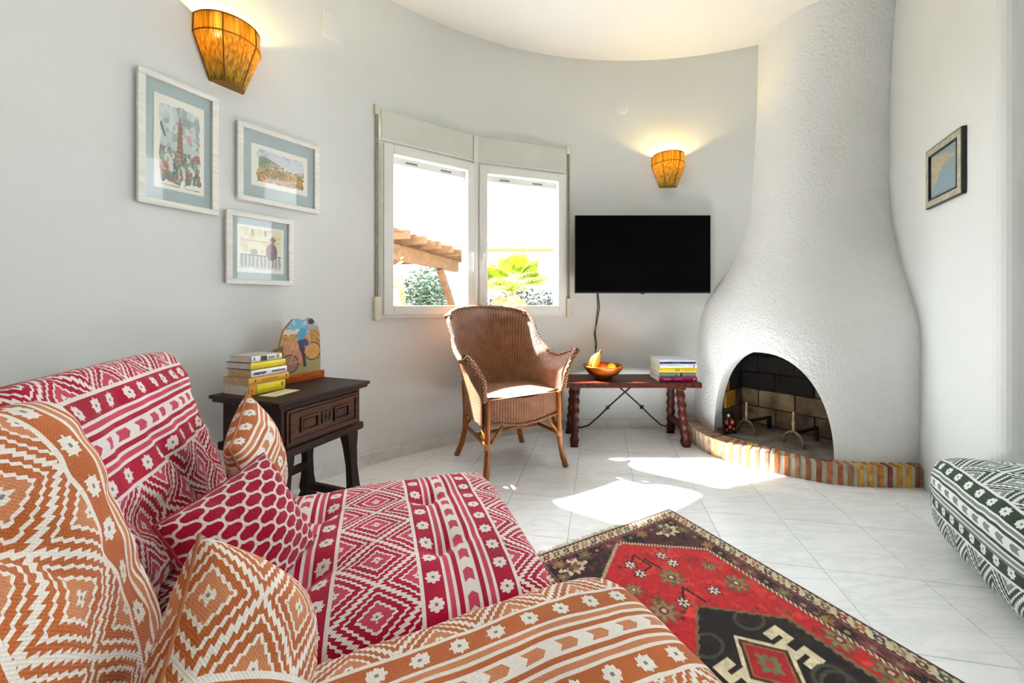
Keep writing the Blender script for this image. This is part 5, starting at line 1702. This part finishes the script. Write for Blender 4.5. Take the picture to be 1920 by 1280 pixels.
B0 = P(690, 455, 5.6); B1 = P(852, 497, 8.6)
B0.z = B1.z = 1.86
part('main_beam', beam(MB(), B0, B1 + (B1 - B0) * 0.02, 0.16, 0.24), M_PERG, perg)
part('post', beam(MB(), (B1.x + .02, B1.y, GZ), (B1.x + .02, B1.y, 1.75), 0.16, 0.16), M_PERG, perg)
bdir = (B1 - B0).normalized()
part('knee_brace', beam(MB(), B1 - bdir * 0.75 + Vector((0, 0, -0.12)), (B1.x, B1.y, 0.82), 0.1, 0.15), M_PERG, perg)
for i in range(7):
    c = B0 + bdir * (0.25 + i * 0.52)
    part('rafter', beam(MB(), c + Vector((0.5, -0.1, 0.19)), c + Vector((-2.6, 0.9, 0.19)), 0.09, 0.13), M_PERG, perg)
mb = MB()
for i in range(26):
    c = B0 + bdir * (0.1 + i * 0.14)
    beam(mb, c + Vector((0.30, -0.06, 0.285 + 0.02 * (i % 2))), c + Vector((-2.6, 0.88, 0.285)), 0.09, 0.05)
part('reed_roof', mb, plain('clay_roof_strips', (116, 88, 70), 0.9, var=0.15), perg)['kind'] = 'stuff'


def leafy(name, label, c, rx, rz_, col, n, seed, lw=0.07, trunk=True, group=None):
    t = thing(name, label, 'tree' if trunk else 'shrub', (c[0], c[1], GZ), 0, group)
    r = random.Random(seed)
    mb = MB()
    o = Vector((0, 0, c[2] - GZ))
    for k in range(n):
        d = Vector((r.gauss(0, 1), r.gauss(0, 1), r.gauss(0, 1))).normalized() * (r.random() ** 0.4)
        p = o + Vector((d.x * rx, d.y * rx, d.z * rz_))
        a = Vector((r.gauss(0, 1), r.gauss(0, 1), r.gauss(0, .6))).normalized(); s_ = a.orthogonal().normalized()
        l_ = lw * r.uniform(.7, 1.4)
        mb.add([p - a * l_, p + s_ * l_ * .35, p + a * l_, p - s_ * l_ * .35], [(0, 1, 2, 3)])
    part('foliage', mb, plain(name + '_leaves', col, 0.6, var=0.35, vs=2.0), t)['kind'] = 'stuff'
    part('trunk' if trunk else 'stem', MB().tube([(0, 0, 0), (0.03, 0.02, (c[2] - GZ) * .5), (0, 0, c[2] - GZ)], [0.09, 0.07, 0.04], 8), plain(name + '_bark', (104, 86, 66), 0.9, var=0.2), t)


c = P(800, 548, 13); leafy('olive_tree', 'blue green leafy tree below the pergola beam', (c.x, c.y, c.z), 0.85, 0.9, (58, 74, 54), 2600, 1, 0.09)
c = P(985, 590, 13.5); leafy('hedge_shrub', 'dark green shrub behind the palm tree', (c.x, c.y, 0.75), 1.6, 0.85, (20, 28, 14), 3600, 2, 0.1, False)
c = P(758, 545, 5.2); leafy('vine', 'yellow green leafy climber at the left edge of the window view', (c.x - 0.05, c.y, c.z), 0.08, 0.5, (110, 122, 18), 60, 3, 0.05, False)
# fan palm
c = P(958, 545, 8.5)
palm = thing('fan_palm', 'yellow green fan palm seen through the right window', 'palm tree', (c.x, c.y, GZ))
o = Vector((0, 0, c.z - GZ))
part('trunk', MB().tube([(0, 0, 0), (0, 0, o.z * .6), (0, 0, o.z)], [0.16, 0.15, 0.12], 12), plain('fibrous_palm_trunk', (110, 88, 60), 0.95, var=0.25, vs=20, bmp=0.5), palm)
M_PALM = plain('bright_palm_leaf', (122, 138, 6), 0.5, var=0.35, vs=5)
M_PDRY = plain('dry_palm_leaf', (130, 112, 70), 0.8, var=0.2, vs=5)
r = random.Random(8)
for i in range(36):
    dry = i >= 27
    azm = r.uniform(0, 2 * PI); el_ = r.uniform(0.1, 1.35) if not dry else r.uniform(-1.2, -0.5)
    d = Vector((math.cos(azm) * math.cos(el_), math.sin(azm) * math.cos(el_), math.sin(el_)))
    L_ = r.uniform(.42, .62) if not dry else .32
    hub = o + d * L_
    sd = d.cross(UP).normalized(); up2 = sd.cross(d).normalized()
    mb = MB(); mb.tube([o, hub], [.014, .008], 5)
    for k in range(22):
        a = -1.75 + 3.5 * k / 21
        fd = (d * math.cos(a) + sd * math.sin(a)).normalized()
        ln = (.58 if not dry else .45) * (0.75 + .25 * math.cos(a))
        tip = hub + fd * ln - UP * .10 * ln / .4 + up2 * .02
        md_ = hub + fd * ln * .55 + up2 * .03
        wv = fd.cross(up2).normalized() * .028
        mb.add([hub, md_ + wv, tip, md_ - wv], [(0, 1, 2, 3)])
    part('palm_leaf', mb, M_PDRY if dry else M_PALM, palm)
# neighbour house with tiled eaves and a white garden wall
nb_ = thing('neighbour_house', 'ochre house with clay tiled eaves behind the palm', 'house', (-1, 22, GZ))
hz0 = 1 + (HY - 470) / FPX * 22
part('wall', MB().box((-4, 0.3, 0), (8, 5, hz0 - GZ)), plain('ochre_render', (196, 190, 176), 0.9, var=0.05), nb_)
part('eave', MB().box((-4.2, 0.05, hz0 - GZ), (8.2, 5, hz0 - GZ + 0.16)), plain('clay_fascia', (132, 88, 44), 0.9, var=0.1), nb_)
mb = MB()
tile_me = MB().tube([(0, 0, 0), (0, 2.2, 0.55)], [0.12, 0.11], 8).mesh('roof_tile')
mt_ = plain('clay_roof_tile', (130, 104, 88), 0.9, var=0.15)
for i in range(40):
    link('roof_tile', tile_me, mt_, nb_, tr(-4.1 + i * 0.31, 0, hz0 - GZ + 0.22))
gw = part('garden_wall', MB().box((-9, 0, 0), (3.4, 0.25, 1.45)), plain('white_garden_wall', (206, 204, 198), 0.9, var=0.03))
gw.location = (-4.0, 15.5, GZ); tag(gw, 'white rendered garden wall beyond the olive green tree', 'garden wall')
